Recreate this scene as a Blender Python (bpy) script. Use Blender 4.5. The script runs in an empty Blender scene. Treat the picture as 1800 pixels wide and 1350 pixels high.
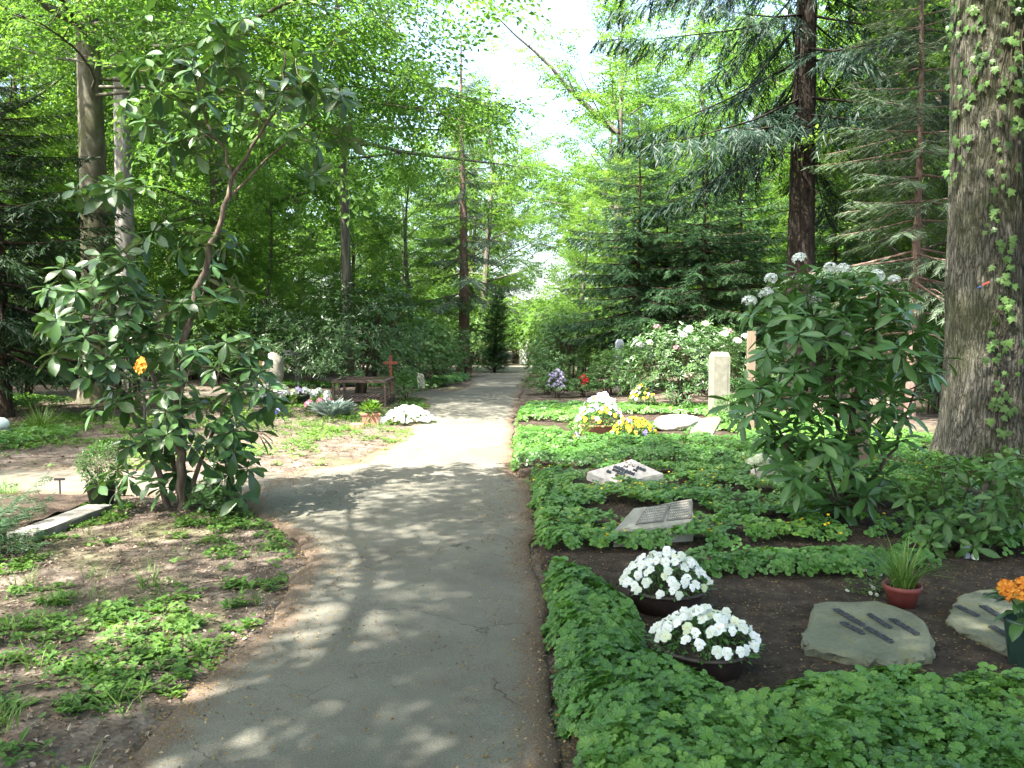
import bpy, math, random
import numpy as np
from math import radians as R

# ------------------------------------------------------------------ scene, camera, light
SC = bpy.context.scene
COL = SC.collection
PITCH = math.atan(85 / 1413)
EYE = 1.6
cam_d = bpy.data.cameras.new('camera')
cam = bpy.data.objects.new('camera', cam_d)
COL.objects.link(cam)
cam.location = (0, 0, EYE)
cam.rotation_euler = (math.pi / 2 - PITCH, 0, 0)
cam_d.sensor_width = 36
cam_d.angle = 2 * math.atan(900 / 1413)
cam_d.clip_start = 0.05
cam_d.clip_end = 1200
SC.camera = cam

TO_SUN = np.array([-0.52, -0.46, 1.05]); TO_SUN /= np.linalg.norm(TO_SUN)
SUN_EL = math.asin(TO_SUN[2]); SUN_AZ = math.atan2(TO_SUN[0], TO_SUN[1])
world = bpy.data.worlds.new('World'); SC.world = world
world.use_nodes = True
wn = world.node_tree
bg = wn.nodes['Background']
sky = wn.nodes.new('ShaderNodeTexSky')
sky.sky_type = 'NISHITA'; sky.sun_disc = False
sky.sun_elevation = SUN_EL; sky.sun_rotation = SUN_AZ
sky.air_density = 1.0; sky.dust_density = 4.0; sky.ozone_density = 1.0
wn.links.new(sky.outputs[0], bg.inputs[0])
bg.inputs[1].default_value = 0.15
sun_d = bpy.data.lights.new('sun', 'SUN'); sun_d.energy = 5.0; sun_d.angle = R(0.55)
sun_d.color = (1.0, 0.95, 0.87)
sun = bpy.data.objects.new('sun', sun_d); COL.objects.link(sun)
from mathutils import Vector, Matrix
sun.rotation_euler = Vector(-TO_SUN).to_track_quat('-Z', 'Y').to_euler()
sun.location = (-20, -10, 40)
SC.view_settings.view_transform = 'Standard'
SC.view_settings.look = 'None'
SC.view_settings.exposure = 2.75
SC.view_settings.gamma = 1.0

SC.view_settings.use_curve_mapping = False
cy = SC.cycles
cy.max_bounces = 10; cy.diffuse_bounces = 5; cy.glossy_bounces = 3; cy.transmission_bounces = 6
cy.sample_clamp_indirect = 6.0
cy.use_denoising = True
try:
    cy.denoiser = 'OPENIMAGEDENOISE'
except Exception:
    pass
cy.caustics_reflective = False; cy.caustics_refractive = False

# ------------------------------------------------------------------ helpers
CP, SP = math.cos(PITCH), math.sin(PITCH)
def ray(px, py):
    a = (px - 900) / 1413; b = (675 - py) / 1413
    return np.array([a, CP + b * SP, -SP + b * CP])
def gp(px, py, z=0.0):
    r = ray(px, py); t = (z - EYE) / r[2]
    return np.array([0, 0, EYE]) + r * t
def at(px, py, Y):
    r = ray(px, py)
    return np.array([0, 0, EYE]) + r * (Y / r[1])

def nrm(v):
    v = np.asarray(v, float)
    return v / (np.linalg.norm(v, axis=-1, keepdims=True) + 1e-12)

def frames(d, up=None, roll=None):
    """k x 3 x 3 matrices whose columns are side, forward, normal"""
    d = nrm(np.atleast_2d(d))
    if up is None:
        up = np.tile([0, 0, 1.0], (len(d), 1))
    up = np.array(np.broadcast_to(np.asarray(up, float), d.shape))
    par = np.abs((d * up).sum(1)) > 0.985
    up[par] = [0.9, 0.3, 0.1]
    s = nrm(np.cross(d, up)); n = np.cross(s, d)
    if roll is not None:
        c, si = np.cos(roll)[:, None], np.sin(roll)[:, None]
        s, n = s * c + n * si, n * c - s * si
    return np.stack([s, d, n], axis=2)

class MB:
    def __init__(self):
        self.V = []; self.T = []; self.n = 0; self.F = []; self.M = []; self.S = []
    def add(self, V, F, tint=0.5, mat=0, smooth=False):
        V = np.asarray(V, float).reshape(-1, 3)
        F = np.asarray(F, int)
        self.V.append(V); self.T.append(np.broadcast_to(np.asarray(tint, float), (len(V),)))
        self.F.append(F + self.n); self.M.append(np.full(len(F), mat)); self.S.append(np.full(len(F), smooth))
        self.n += len(V)
    def inst(self, tmpl, Rm, P, scale=1.0, tint=0.5, mat=0, smooth=False):
        V, F = tmpl[0], tmpl[1]
        k = len(P)
        if k == 0: return
        sc = np.broadcast_to(np.asarray(scale, float), (k,))
        W = np.einsum('kij,nj->kni', Rm, V) * sc[:, None, None] + np.asarray(P)[:, None, :]
        nv = len(V)
        t = np.repeat(np.broadcast_to(np.asarray(tint, float), (k,)), nv)
        if len(tmpl) > 2: t = np.clip(t + np.tile(tmpl[2], k), 0, 1)
        FF = (F[None] + (np.arange(k) * nv)[:, None, None]).reshape(-1, F.shape[1])
        self.add(W.reshape(-1, 3), FF, t, mat, smooth)
    def tube(self, P, rad, sides=6, tint=0.5, mat=0, cap=True, wob=None):
        P = np.asarray(P, float); n = len(P)
        rad = np.broadcast_to(np.asarray(rad, float), (n,))
        tan = nrm(np.gradient(P, axis=0))
        s = np.cross(tan[0], [0.13, 0.21, 0.97] if abs(tan[0][2]) < .9 else [1, 0.1, 0]); s /= np.linalg.norm(s)
        ring = []
        a = np.arange(sides) / sides * 2 * math.pi
        for i in range(n):
            s = s - tan[i] * (s @ tan[i]); s /= np.linalg.norm(s) + 1e-12
            b = np.cross(tan[i], s)
            rr = rad[i] * (1 if wob is None else wob[i])
            ring.append(P[i] + (np.outer(np.cos(a), s) + np.outer(np.sin(a), b)) * (rr if np.ndim(rr) == 0 else rr[:, None]))
        V = np.concatenate(ring)
        i = np.arange(n - 1)[:, None] * sides; j = np.arange(sides)[None]; j2 = (j + 1) % sides
        F = np.stack([i + j, i + j2, i + sides + j2, i + sides + j], -1).reshape(-1, 4)
        self.add(V, F, tint, mat, True)
        if cap:
            c = len(V)
            self.add(np.vstack([V[-sides:], P[-1] + tan[-1] * rad[-1] * .3]), [[q, (q + 1) % sides, sides] for q in range(sides)], tint, mat, True)
    def box(self, c, size, rot=None, tint=0.5, mat=0):
        h = np.asarray(size, float) / 2
        V = np.array([[x, y, z] for x in (-1, 1) for y in (-1, 1) for z in (-1, 1)]) * h
        if rot is not None: V = V @ np.asarray(rot).T
        F = [[0, 1, 3, 2], [4, 6, 7, 5], [0, 4, 5, 1], [2, 3, 7, 6], [0, 2, 6, 4], [1, 5, 7, 3]]
        self.add(V + np.asarray(c, float), F, tint, mat)
    def mesh(self, name, mats):
        V = np.concatenate(self.V)
        me = bpy.data.meshes.new(name)
        me.vertices.add(len(V)); me.vertices.foreach_set('co', V.ravel())
        tot = np.concatenate([np.full(len(f), f.shape[1]) for f in self.F])
        loops = np.concatenate([f.ravel() for f in self.F])
        me.loops.add(len(loops)); me.loops.foreach_set('vertex_index', loops)
        me.polygons.add(len(tot))
        me.polygons.foreach_set('loop_start', np.concatenate([[0], np.cumsum(tot)[:-1]]))
        me.polygons.foreach_set('material_index', np.concatenate(self.M))
        me.polygons.foreach_set('use_smooth', np.concatenate(self.S).astype(bool))
        me.update(calc_edges=True)
        at_ = me.attributes.new('tint', 'FLOAT', 'POINT')
        at_.data.foreach_set('value', np.concatenate(self.T))
        for m in (mats if isinstance(mats, (list, tuple)) else [mats]): me.materials.append(m)
        return me

def tag(o, label=None, cat=None, group=None, kind=None):
    if label: o['label'] = label
    if cat: o['category'] = cat
    if group: o['group'] = group
    if kind: o['kind'] = kind
    return o
def link(name, me, parent=None, loc=None, kind=None):
    o = bpy.data.objects.new(name, me); COL.objects.link(o)
    if parent is not None: o.parent = parent
    if loc is not None: o.location = loc
    if kind: o['kind'] = kind
    return o
def thing(name, label, cat, loc=(0, 0, 0), rz=0, group=None):
    o = link(name, None); o.location = loc; o.rotation_euler = (0, 0, rz)
    o.empty_display_size = 0.2
    return tag(o, label, cat, group)
def children(o): return [c for c in bpy.data.objects if c.parent == o]
def copy_tree(src_root, kids, loc, rz=0, scale=1, label=None, group=None):
    r = src_root.copy(); COL.objects.link(r)
    r.location = loc; r.rotation_euler = (0, 0, rz)
    r.scale = scale if isinstance(scale, (tuple, list)) else (scale,) * 3
    if label: r['label'] = label
    if group: r['group'] = group
    for k in kids:
        c = k.copy(); COL.objects.link(c); c.parent = r
    return r

# smooth value noise on points (numpy)
def vnoise(P, freq, seed=0):
    P = np.asarray(P, float) * freq
    if P.ndim == 1: P = P[None]
    d = P.shape[1]
    i = np.floor(P).astype(np.int64); f = P - i; f = f * f * (3 - 2 * f)
    out = np.zeros(len(P))
    for c in range(2 ** d):
        w = np.ones(len(P)); h = np.full(len(P), seed * 7919 + 13, np.int64)
        for k in range(d):
            b = (c >> k) & 1
            w = w * (f[:, k] if b else 1 - f[:, k])
            h = (h * 374761393 + (i[:, k] + b) * [668265263, 2246822519, 3266489917][k]) & 0x7fffffff
            h = ((h ^ (h >> 13)) * 1274126177) & 0x7fffffff
        out += w * ((h & 0xffff) / 65535.0)
    return out

# ------------------------------------------------------------------ materials
def newmat(name):
    m = bpy.data.materials.new(name); m.use_nodes = True
    nt = m.node_tree; nt.nodes.clear()
    out = nt.nodes.new('ShaderNodeOutputMaterial')
    return m, nt, out
def N(nt, t, **kw):
    n = nt.nodes.new(t)
    for k, v in kw.items(): setattr(n, k, v)
    return n
def ramp(nt, fac, stops):
    r = N(nt, 'ShaderNodeValToRGB')
    cr = r.color_ramp
    while len(cr.elements) < len(stops): cr.elements.new(0.5)
    for e, (p, c) in zip(cr.elements, stops):
        e.position = p; e.color = (*c, 1)
    nt.links.new(fac, r.inputs[0])
    return r.outputs[0]
def noise_tex(nt, scale, detail=4, rough=.55, vec=None, dist=0.0):
    n = N(nt, 'ShaderNodeTexNoise'); n.inputs['Scale'].default_value = scale
    n.inputs['Detail'].default_value = detail; n.inputs['Roughness'].default_value = rough
    n.inputs['Distortion'].default_value = dist
    if vec is not None: nt.links.new(vec, n.inputs['Vector'])
    return n.outputs['Fac']
def mixc(nt, fac, a, b, mode='MIX'):
    m = N(nt, 'ShaderNodeMix', data_type='RGBA', blend_type=mode)
    for s, v in ((0, fac), (6, a), (7, b)):
        if isinstance(v, (int, float)): m.inputs[s].default_value = v
        elif isinstance(v, tuple): m.inputs[s].default_value = (*v, 1)
        else: nt.links.new(v, m.inputs[s])
    return m.outputs[2]
def mth(nt, op, a, b=None, c=None):
    m = N(nt, 'ShaderNodeMath', operation=op)
    for s, v in ((0, a), (1, b), (2, c)):
        if v is None: continue
        if isinstance(v, (int, float)): m.inputs[s].default_value = v
        else: nt.links.new(v, m.inputs[s])
    return m.outputs[0]
def bump(nt, h, strength, dist):
    b = N(nt, 'ShaderNodeBump'); b.inputs['Strength'].default_value = strength
    b.inputs['Distance'].default_value = dist; nt.links.new(h, b.inputs['Height'])
    return b.outputs[0]
def principled(nt, out, color, rough=.8, spec=.3, normal=None, metal=0.0):
    p = N(nt, 'ShaderNodeBsdfPrincipled')
    for s, v in (('Base Color', color), ('Roughness', rough)):
        if isinstance(v, tuple): p.inputs[s].default_value = (*v, 1)
        elif isinstance(v, (int, float)): p.inputs[s].default_value = v
        else: nt.links.new(v, p.inputs[s])
    p.inputs['Specular IOR Level'].default_value = spec
    p.inputs['Metallic'].default_value = metal
    if normal is not None: nt.links.new(normal, p.inputs['Normal'])
    if out is not None: nt.links.new(p.outputs[0], out.inputs[0])
    return p

def leaf_mat(name, stops, trans=.35, tcol=(1.5, 1.35, .7), rough=.5, spec=.25, objvar=.12):
    m, nt, out = newmat(name)
    a = N(nt, 'ShaderNodeAttribute'); a.attribute_name = 'tint'
    oi = N(nt, 'ShaderNodeObjectInfo')
    t = mth(nt, 'ADD', a.outputs['Fac'], mth(nt, 'MULTIPLY', mth(nt, 'SUBTRACT', oi.outputs['Random'], .5), objvar * 2))
    c = ramp(nt, t, stops)
    p = principled(nt, None, c, rough, spec)
    tr = N(nt, 'ShaderNodeBsdfTranslucent')
    nt.links.new(mixc(nt, 1.0, c, tcol, 'MULTIPLY'), tr.inputs[0])
    mx = N(nt, 'ShaderNodeMixShader'); mx.inputs[0].default_value = trans
    nt.links.new(p.outputs[0], mx.inputs[1]); nt.links.new(tr.outputs[0], mx.inputs[2])
    nt.links.new(mx.outputs[0], out.inputs[0])
    return m

def plain_mat(name, c1, c2, scale=8, rough=.7, spec=.3, bmp=.3, bd=.01, metal=0.0, stretch=None, detail=5):
    m, nt, out = newmat(name)
    tc = N(nt, 'ShaderNodeTexCoord'); vec = tc.outputs['Object']
    if stretch:
        mp = N(nt, 'ShaderNodeMapping'); mp.inputs['Scale'].default_value = stretch
        nt.links.new(vec, mp.inputs[0]); vec = mp.outputs[0]
    f = noise_tex(nt, scale, detail, .6, vec)
    c = ramp(nt, f, [(.3, c1), (.7, c2)])
    f2 = noise_tex(nt, scale * 6, 3, .6, vec)
    principled(nt, out, c, rough, spec, bump(nt, f2, bmp, bd), metal)
    return m

def bark_mat(name, c1, c2, c3, sx=9, sz=1.2, bd=.02, moss=0.0, mosscol=(.06, .08, .02), bands=0.0):
    m, nt, out = newmat(name)
    tc = N(nt, 'ShaderNodeTexCoord')
    mp = N(nt, 'ShaderNodeMapping'); mp.inputs['Scale'].default_value = (sx, sx, sz)
    nt.links.new(tc.outputs['Object'], mp.inputs[0])
    f = noise_tex(nt, 1.0, 6, .62, mp.outputs[0], .4)
    g = noise_tex(nt, 1.3, 3, .5, tc.outputs['Object'])
    c = ramp(nt, f, [(.32, c1), (.5, c2), (.68, c3)])
    if moss > 0:
        mk = mth(nt, 'MULTIPLY', ramp(nt, g, [(.45, (0, 0, 0)), (.62, (1, 1, 1))]), moss)
        c = mixc(nt, mk, c, mosscol)
    else:
        c = mixc(nt, mth(nt, 'MULTIPLY', g, .5), c, c1)
    principled(nt, out, c, .9, .15, bump(nt, f, .9, bd))
    return m

ML = {}
ML['beech'] = leaf_mat('beech_leaf', [(0, (.038, .095, .020)), (.5, (.068, .15, .030)), (1, (.11, .20, .045))], .58, (1.8, 1.75, .95))
ML['oak'] = leaf_mat('oak_leaf', [(0, (.052, .12, .024)), (.5, (.088, .175, .036)), (1, (.14, .23, .055))], .58, (1.8, 1.75, .95))
ML['spruce'] = leaf_mat('spruce_needle', [(0, (.018, .042, .022)), (.5, (.036, .074, .042)), (1, (.075, .12, .07))], .12, (1.2, 1.2, .8), .5, .25)
ML['spruce_dark'] = leaf_mat('dark_spruce_needle', [(0, (.010, .026, .015)), (.5, (.020, .045, .028)), (1, (.045, .078, .05))], .12, (1.2, 1.2, .8), .5, .25)
ML['yew'] = leaf_mat('yew_needle', [(0, (.008, .022, .010)), (.5, (.016, .04, .014)), (1, (.05, .09, .02))], .12, (1.2, 1.2, .8))
ML['hemlock'] = leaf_mat('hemlock_needle', [(0, (.020, .052, .022)), (.5, (.040, .092, .038)), (1, (.08, .15, .06))], .25, (1.2, 1.3, .8))
ML['pine'] = leaf_mat('pine_needle', [(0, (.04, .075, .04)), (.5, (.07, .11, .065)), (1, (.12, .16, .10))], .15, (1.2, 1.2, .8))
ML['rhodo'] = leaf_mat('rhododendron_leaf', [(0, (.020, .055, .014)), (.5, (.042, .098, .027)), (1, (.08, .15, .042))], .14, (1.4, 1.5, .6), .36, .5, .15)
ML['rhodo_b'] = leaf_mat('fresh_rhododendron_leaf', [(0, (.035, .095, .022)), (.5, (.066, .152, .038)), (1, (.11, .21, .06))], .2, (1.4, 1.5, .6), .38, .45, .15)
ML['azalea'] = leaf_mat('shrub_leaf', [(0, (.035, .09, .022)), (.5, (.068, .15, .04)), (1, (.12, .21, .065))], .3, (1.4, 1.4, .6), .42, .35)
ML['cover'] = leaf_mat('ground_cover_leaf', [(0, (.038, .105, .018)), (.5, (.075, .185, .032)), (1, (.15, .28, .05))], .3, (1.4, 1.4, .6), .40, .45)
ML['ivy'] = leaf_mat('ivy_leaf', [(0, (.04, .09, .02)), (.5, (.075, .15, .035)), (1, (.13, .22, .06))], .25, (1.4, 1.4, .6), .4, .35)
ML['weed'] = leaf_mat('weed_leaf', [(0, (.04, .10, .02)), (.5, (.08, .17, .03)), (1, (.14, .24, .05))], .35, (1.4, 1.4, .6))
ML['grass'] = leaf_mat('grass_blade', [(0, (.04, .09, .015)), (.5, (.08, .16, .03)), (1, (.16, .24, .06))], .3, (1.4, 1.4, .6))
ML['silver'] = leaf_mat('silver_leaf', [(0, (.16, .22, .19)), (1, (.34, .42, .38))], .2, (1.1, 1.1, 1.0))
ML['litter'] = leaf_mat('dry_leaf', [(0, (.06, .042, .028)), (.5, (.18, .135, .095)), (1, (.36, .29, .23))], .15, (1.2, 1.0, .7), .7, .2)
ML['crumb'] = leaf_mat('bud_scale', [(0, (.10, .055, .02)), (.6, (.26, .17, .06)), (1, (.40, .32, .18))], .05, (1, 1, 1), .8, .1)
def petal(name, a, b, tr=.25): return leaf_mat(name, [(0, a), (1, b)], tr, (1, 1, 1), .6, .2, .05)
ML['white'] = petal('white_petal', (.62, .66, .58), (.80, .81, .80))
ML['cream'] = petal('cream_petal', (.50, .58, .36), (.72, .74, .58))
ML['yellow'] = petal('yellow_petal', (.62, .42, .02), (.80, .62, .03))
ML['blue'] = petal('blue_petal', (.10, .09, .42), (.34, .30, .72))
ML['lilac'] = petal('lilac_petal', (.34, .26, .52), (.62, .55, .72))
ML['red'] = petal('red_petal', (.42, .02, .03), (.62, .06, .07))
ML['pink'] = petal('pink_petal', (.50, .16, .22), (.68, .36, .42))
ML['orange'] = petal('orange_petal', (.62, .16, .02), (.78, .42, .06))
ML['blotch'] = petal('dark_petal', (.05, .015, .03), (.09, .03, .05), .05)

MB_ = {}
MB_['beech'] = bark_mat('beech_bark', (.055, .05, .036), (.09, .082, .062), (.15, .14, .115), 5, 2.5, .008, .55, (.075, .085, .03))
MB_['oak'] = bark_mat('oak_bark', (.035, .03, .024), (.10, .09, .075), (.19, .175, .15), 12, 1.1, .03, .25, (.07, .08, .03))
MB_['ivyoak'] = bark_mat('ridged_bark', (.028, .026, .019), (.085, .078, .060), (.17, .16, .13), 46, 4.5, .03, .55, (.055, .062, .022))
MB_['spruce'] = bark_mat('spruce_bark', (.022, .015, .011), (.05, .034, .025), (.10, .072, .055), 12, 4, .02)
MB_['dark'] = bark_mat('dark_spruce_bark', (.010, .008, .0065), (.024, .019, .015), (.048, .039, .032), 12, 4, .02)
MB_['pine'] = bark_mat('pine_bark', (.10, .06, .05), (.19, .125, .105), (.30, .22, .19), 14, 5, .015)
MB_['grey'] = bark_mat('grey_bark', (.10, .095, .085), (.20, .19, .17), (.36, .34, .31), 7, 3, .01)
MB_['shrub'] = bark_mat('shrub_bark', (.06, .045, .03), (.13, .10, .075), (.24, .20, .16), 30, 6, .006)
MB_['shrub_dark'] = bark_mat('dark_shrub_bark', (.03, .022, .015), (.065, .05, .036), (.11, .09, .07), 30, 6, .006)

def furrowed_bark(name, dark, mid, light, moss):
    m, nt, out = newmat(name)
    tc = N(nt, 'ShaderNodeTexCoord'); sx = N(nt, 'ShaderNodeSeparateXYZ'); nt.links.new(tc.outputs['Object'], sx.inputs[0])
    ang = mth(nt, 'ARCTAN2', sx.outputs[1], sx.outputs[0])
    cb = N(nt, 'ShaderNodeCombineXYZ'); nt.links.new(mth(nt, 'MULTIPLY', ang, 9.0), cb.inputs[0]); nt.links.new(mth(nt, 'MULTIPLY', sx.outputs[2], 2.6), cb.inputs[1])
    nz = N(nt, 'ShaderNodeTexNoise'); nz.inputs['Scale'].default_value = 1.6; nz.inputs['Detail'].default_value = 5; nt.links.new(cb.outputs[0], nz.inputs['Vector'])
    sc = N(nt, 'ShaderNodeVectorMath', operation='SCALE'); sc.inputs['Scale'].default_value = .9; nt.links.new(nz.outputs['Color'], sc.inputs[0])
    ad = N(nt, 'ShaderNodeVectorMath', operation='ADD'); nt.links.new(cb.outputs[0], ad.inputs[0]); nt.links.new(sc.outputs[0], ad.inputs[1])
    v = N(nt, 'ShaderNodeTexVoronoi', feature='DISTANCE_TO_EDGE'); v.inputs['Scale'].default_value = 1.7; nt.links.new(ad.outputs[0], v.inputs['Vector'])
    v2 = N(nt, 'ShaderNodeTexVoronoi', feature='DISTANCE_TO_EDGE'); v2.inputs['Scale'].default_value = 4.2; nt.links.new(ad.outputs[0], v2.inputs['Vector'])
    h = mth(nt, 'ADD', mth(nt, 'MINIMUM', mth(nt, 'MULTIPLY', v.outputs['Distance'], 2.4), .7), mth(nt, 'MINIMUM', mth(nt, 'MULTIPLY', v2.outputs['Distance'], 1.2), .3))
    fine = noise_tex(nt, 40, 4, .65, tc.outputs['Object'])
    h = mth(nt, 'ADD', h, mth(nt, 'MULTIPLY', fine, .35))
    c = ramp(nt, h, [(.22, dark), (.5, mid), (.95, light)])
    big = noise_tex(nt, 1.1, 4, .6, tc.outputs['Object'])
    c = mixc(nt, mth(nt, 'MULTIPLY', ramp(nt, big, [(.42, (0, 0, 0)), (.62, (1, 1, 1))]), .6), c, moss)
    principled(nt, out, c, .92, .12, bump(nt, h, 1.0, .03))
    return m
MB_['ivyoak'] = furrowed_bark('furrowed_bark', (.026, .024, .018), (.085, .08, .064), (.16, .152, .128), (.055, .064, .024))
def ground_mat():
    m, nt, out = newmat('leaf_litter_ground')
    tc = N(nt, 'ShaderNodeTexCoord'); o = tc.outputs['Object']
    big = noise_tex(nt, .55, 5, .6, o); mid = noise_tex(nt, 5, 6, .65, o); fine = noise_tex(nt, 60, 4, .7, o)
    vo = N(nt, 'ShaderNodeTexVoronoi'); vo.inputs['Scale'].default_value = 34; nt.links.new(o, vo.inputs['Vector'])
    c = ramp(nt, mid, [(.3, (.046, .037, .029)), (.5, (.115, .096, .078)), (.7, (.225, .195, .168))])
    c = mixc(nt, mth(nt, 'MULTIPLY', ramp(nt, fine, [(.35, (0, 0, 0)), (.65, (1, 1, 1))]), .4), c, (.05, .035, .025))
    hue = ramp(nt, vo.outputs['Color'], [(.2, (.7, .6, .55)), (.6, (1, 1, 1)), (1, (1.35, 1.15, 1.0))])
    c = mixc(nt, .6, c, hue, 'MULTIPLY')
    moss = mth(nt, 'MULTIPLY', ramp(nt, big, [(.52, (0, 0, 0)), (.66, (1, 1, 1))]), ramp(nt, mid, [(.35, (0, 0, 0)), (.6, (1, 1, 1))]))
    c = mixc(nt, mth(nt, 'MULTIPLY', moss, .7), c, (.075, .10, .025))
    h = mth(nt, 'ADD', mth(nt, 'MULTIPLY', fine, .5), vo.outputs['Distance'])
    principled(nt, out, c, .95, .1, bump(nt, h, .8, .012))
    return m
def soil_mat():
    m, nt, out = newmat('dark_soil')
    tc = N(nt, 'ShaderNodeTexCoord'); o = tc.outputs['Object']
    mid = noise_tex(nt, 9, 6, .65, o); fine = noise_tex(nt, 90, 4, .7, o)
    vo = N(nt, 'ShaderNodeTexVoronoi'); vo.inputs['Scale'].default_value = 70; nt.links.new(o, vo.inputs['Vector'])
    c = ramp(nt, mid, [(.3, (.028, .021, .016)), (.55, (.058, .044, .034)), (.75, (.10, .076, .058))])
    sp = ramp(nt, vo.outputs['Color'], [(.86, (0, 0, 0)), (.93, (1, 1, 1))])
    c = mixc(nt, mth(nt, 'MULTIPLY', sp, .7), c, (.22, .15, .07))
    h = mth(nt, 'ADD', fine, vo.outputs['Distance'])
    principled(nt, out, c, .95, .1, bump(nt, h, .9, .012))
    return m
def path_mat():
    m, nt, out = newmat('worn_path_surface')
    tc = N(nt, 'ShaderNodeTexCoord'); o = tc.outputs['Object']
    big = noise_tex(nt, .8, 6, .6, o); mid = noise_tex(nt, 6, 5, .6, o); fine = noise_tex(nt, 140, 3, .7, o)
    c = ramp(nt, big, [(.3, (.112, .109, .086)), (.55, (.165, .160, .126)), (.75, (.212, .200, .156))])
    c = mixc(nt, mth(nt, 'MULTIPLY', ramp(nt, mid, [(.42, (0, 0, 0)), (.7, (1, 1, 1))]), .35), c, (.105, .086, .066))
    c = mixc(nt, mth(nt, 'MULTIPLY', ramp(nt, fine, [(.38, (1, 1, 1)), (.62, (0, 0, 0))]), .6), c, (.055, .054, .048))
    vo = N(nt, 'ShaderNodeTexVoronoi'); vo.inputs['Scale'].default_value = 75; nt.links.new(o, vo.inputs['Vector'])
    sp = mth(nt, 'LESS_THAN', vo.outputs['Distance'], .17)
    rare = ramp(nt, vo.outputs['Color'], [(.45, (0, 0, 0)), (.47, (1, 1, 1))])
    spk = mth(nt, 'MULTIPLY', mth(nt, 'MULTIPLY', sp, rare), ramp(nt, mid, [(.4, (.3, .3, .3)), (.6, (1, 1, 1))]))
    c = mixc(nt, mth(nt, 'MULTIPLY', spk, .75), c, (.27, .19, .10))
    # cracks
    wv = N(nt, 'ShaderNodeVectorMath', operation='ADD')
    nz = N(nt, 'ShaderNodeTexNoise'); nz.inputs['Scale'].default_value = 3.5; nz.inputs['Detail'].default_value = 5; nt.links.new(o, nz.inputs['Vector'])
    sc = N(nt, 'ShaderNodeVectorMath', operation='SCALE'); sc.inputs['Scale'].default_value = .45
    nt.links.new(nz.outputs['Color'], sc.inputs[0]); nt.links.new(o, wv.inputs[0]); nt.links.new(sc.outputs[0], wv.inputs[1])
    v2 = N(nt, 'ShaderNodeTexVoronoi', feature='DISTANCE_TO_EDGE'); v2.inputs['Scale'].default_value = 1.5; nt.links.new(wv.outputs[0], v2.inputs['Vector'])
    cr = ramp(nt, v2.outputs['Distance'], [(.004, (1, 1, 1)), (.011, (0, 0, 0))])
    msk = ramp(nt, noise_tex(nt, 1.1, 3, .5, o), [(.5, (0, 0, 0)), (.6, (1, 1, 1))])
    crk = mth(nt, 'MULTIPLY', mth(nt, 'MULTIPLY', cr, msk), ramp(nt, mid, [(.35, (0, 0, 0)), (.5, (1, 1, 1))]))
    c = mixc(nt, mth(nt, 'MULTIPLY', crk, .75), c, (.03, .028, .022))
    # earthy worn margin
    a = N(nt, 'ShaderNodeAttribute'); a.attribute_name = 'tint'
    ed = mth(nt, 'ADD', a.outputs['Fac'], mth(nt, 'MULTIPLY', mth(nt, 'SUBTRACT', mid, .5), .9))
    edf = ramp(nt, ed, [(.25, (0, 0, 0)), (.75, (1, 1, 1))])
    ec = ramp(nt, fine, [(.35, (.065, .048, .034)), (.65, (.17, .125, .09))])
    c = mixc(nt, edf, c, ec)
    h = mth(nt, 'SUBTRACT', mth(nt, 'ADD', fine, mth(nt, 'MULTIPLY', mid, .8)), mth(nt, 'MULTIPLY', crk, 2.0))
    principled(nt, out, c, .9, .2, bump(nt, h, .55, .006))
    return m
M_GROUND = ground_mat(); M_SOIL = soil_mat(); M_PATH = path_mat()
M_STONE_GREEN = plain_mat('greenish_slate', (.085, .09, .058), (.165, .17, .118), 7, .75, .3, .5, .006)
def lichen_stone(name, c1, c2, lich):
    m, nt, out = newmat(name); tc = N(nt, 'ShaderNodeTexCoord'); o = tc.outputs['Object']
    f = noise_tex(nt, 5, 6, .65, o); g = noise_tex(nt, 9, 5, .7, o, .6); fine = noise_tex(nt, 55, 4, .65, o)
    c = ramp(nt, f, [(.3, c1), (.7, c2)])
    c = mixc(nt, mth(nt, 'MULTIPLY', ramp(nt, g, [(.56, (0, 0, 0)), (.64, (1, 1, 1))]), .55), c, lich)
    c = mixc(nt, mth(nt, 'MULTIPLY', ramp(nt, fine, [(.34, (1, 1, 1)), (.46, (0, 0, 0))]), .45), c, tuple(q * .45 for q in c1))
    principled(nt, out, c, .85, .2, bump(nt, mth(nt, 'ADD', fine, mth(nt, 'MULTIPLY', f, 2.0)), .6, .008))
    return m
M_STONE_GREEN = lichen_stone('greenish_slate', (.095, .10, .068), (.18, .185, .13), (.16, .15, .055))
M_STONE_GREY = plain_mat('grey_sandstone', (.28, .26, .21), (.45, .42, .35), 9, .85, .2, .5, .006)
M_STONE_PINK = plain_mat('pale_granite', (.42, .37, .33), (.62, .56, .51), 14, .6, .3, .3, .003)
M_STONE_PALE = plain_mat('pale_stone', (.36, .34, .29), (.58, .56, .50), 6, .85, .2, .6, .01)
M_STELE = plain_mat('weathered_stele_stone', (.115, .112, .088), (.21, .205, .17), 6, .9, .15, .5, .006)
M_CONC = plain_mat('old_concrete', (.12, .115, .10), (.22, .21, .19), 10, .9, .15, .5, .005)
M_BRONZE = plain_mat('dull_letter_metal', (.055, .06, .065), (.12, .128, .14), 40, .5, .5, .4, .002, .5)
M_BOWL = plain_mat('dark_brown_bowl', (.030, .020, .017), (.055, .038, .032), 14, .55, .4, .25, .002)
M_REDPOT = plain_mat('dark_red_pot', (.13, .028, .022), (.20, .05, .038), 12, .55, .4, .25, .002)
M_TERRA = plain_mat('terracotta', (.24, .11, .075), (.38, .20, .15), 12, .8, .2, .3, .003)
M_BLACKPOT = plain_mat('black_pot', (.014, .014, .015), (.03, .03, .03), 12, .5, .4, .2, .002)
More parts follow.
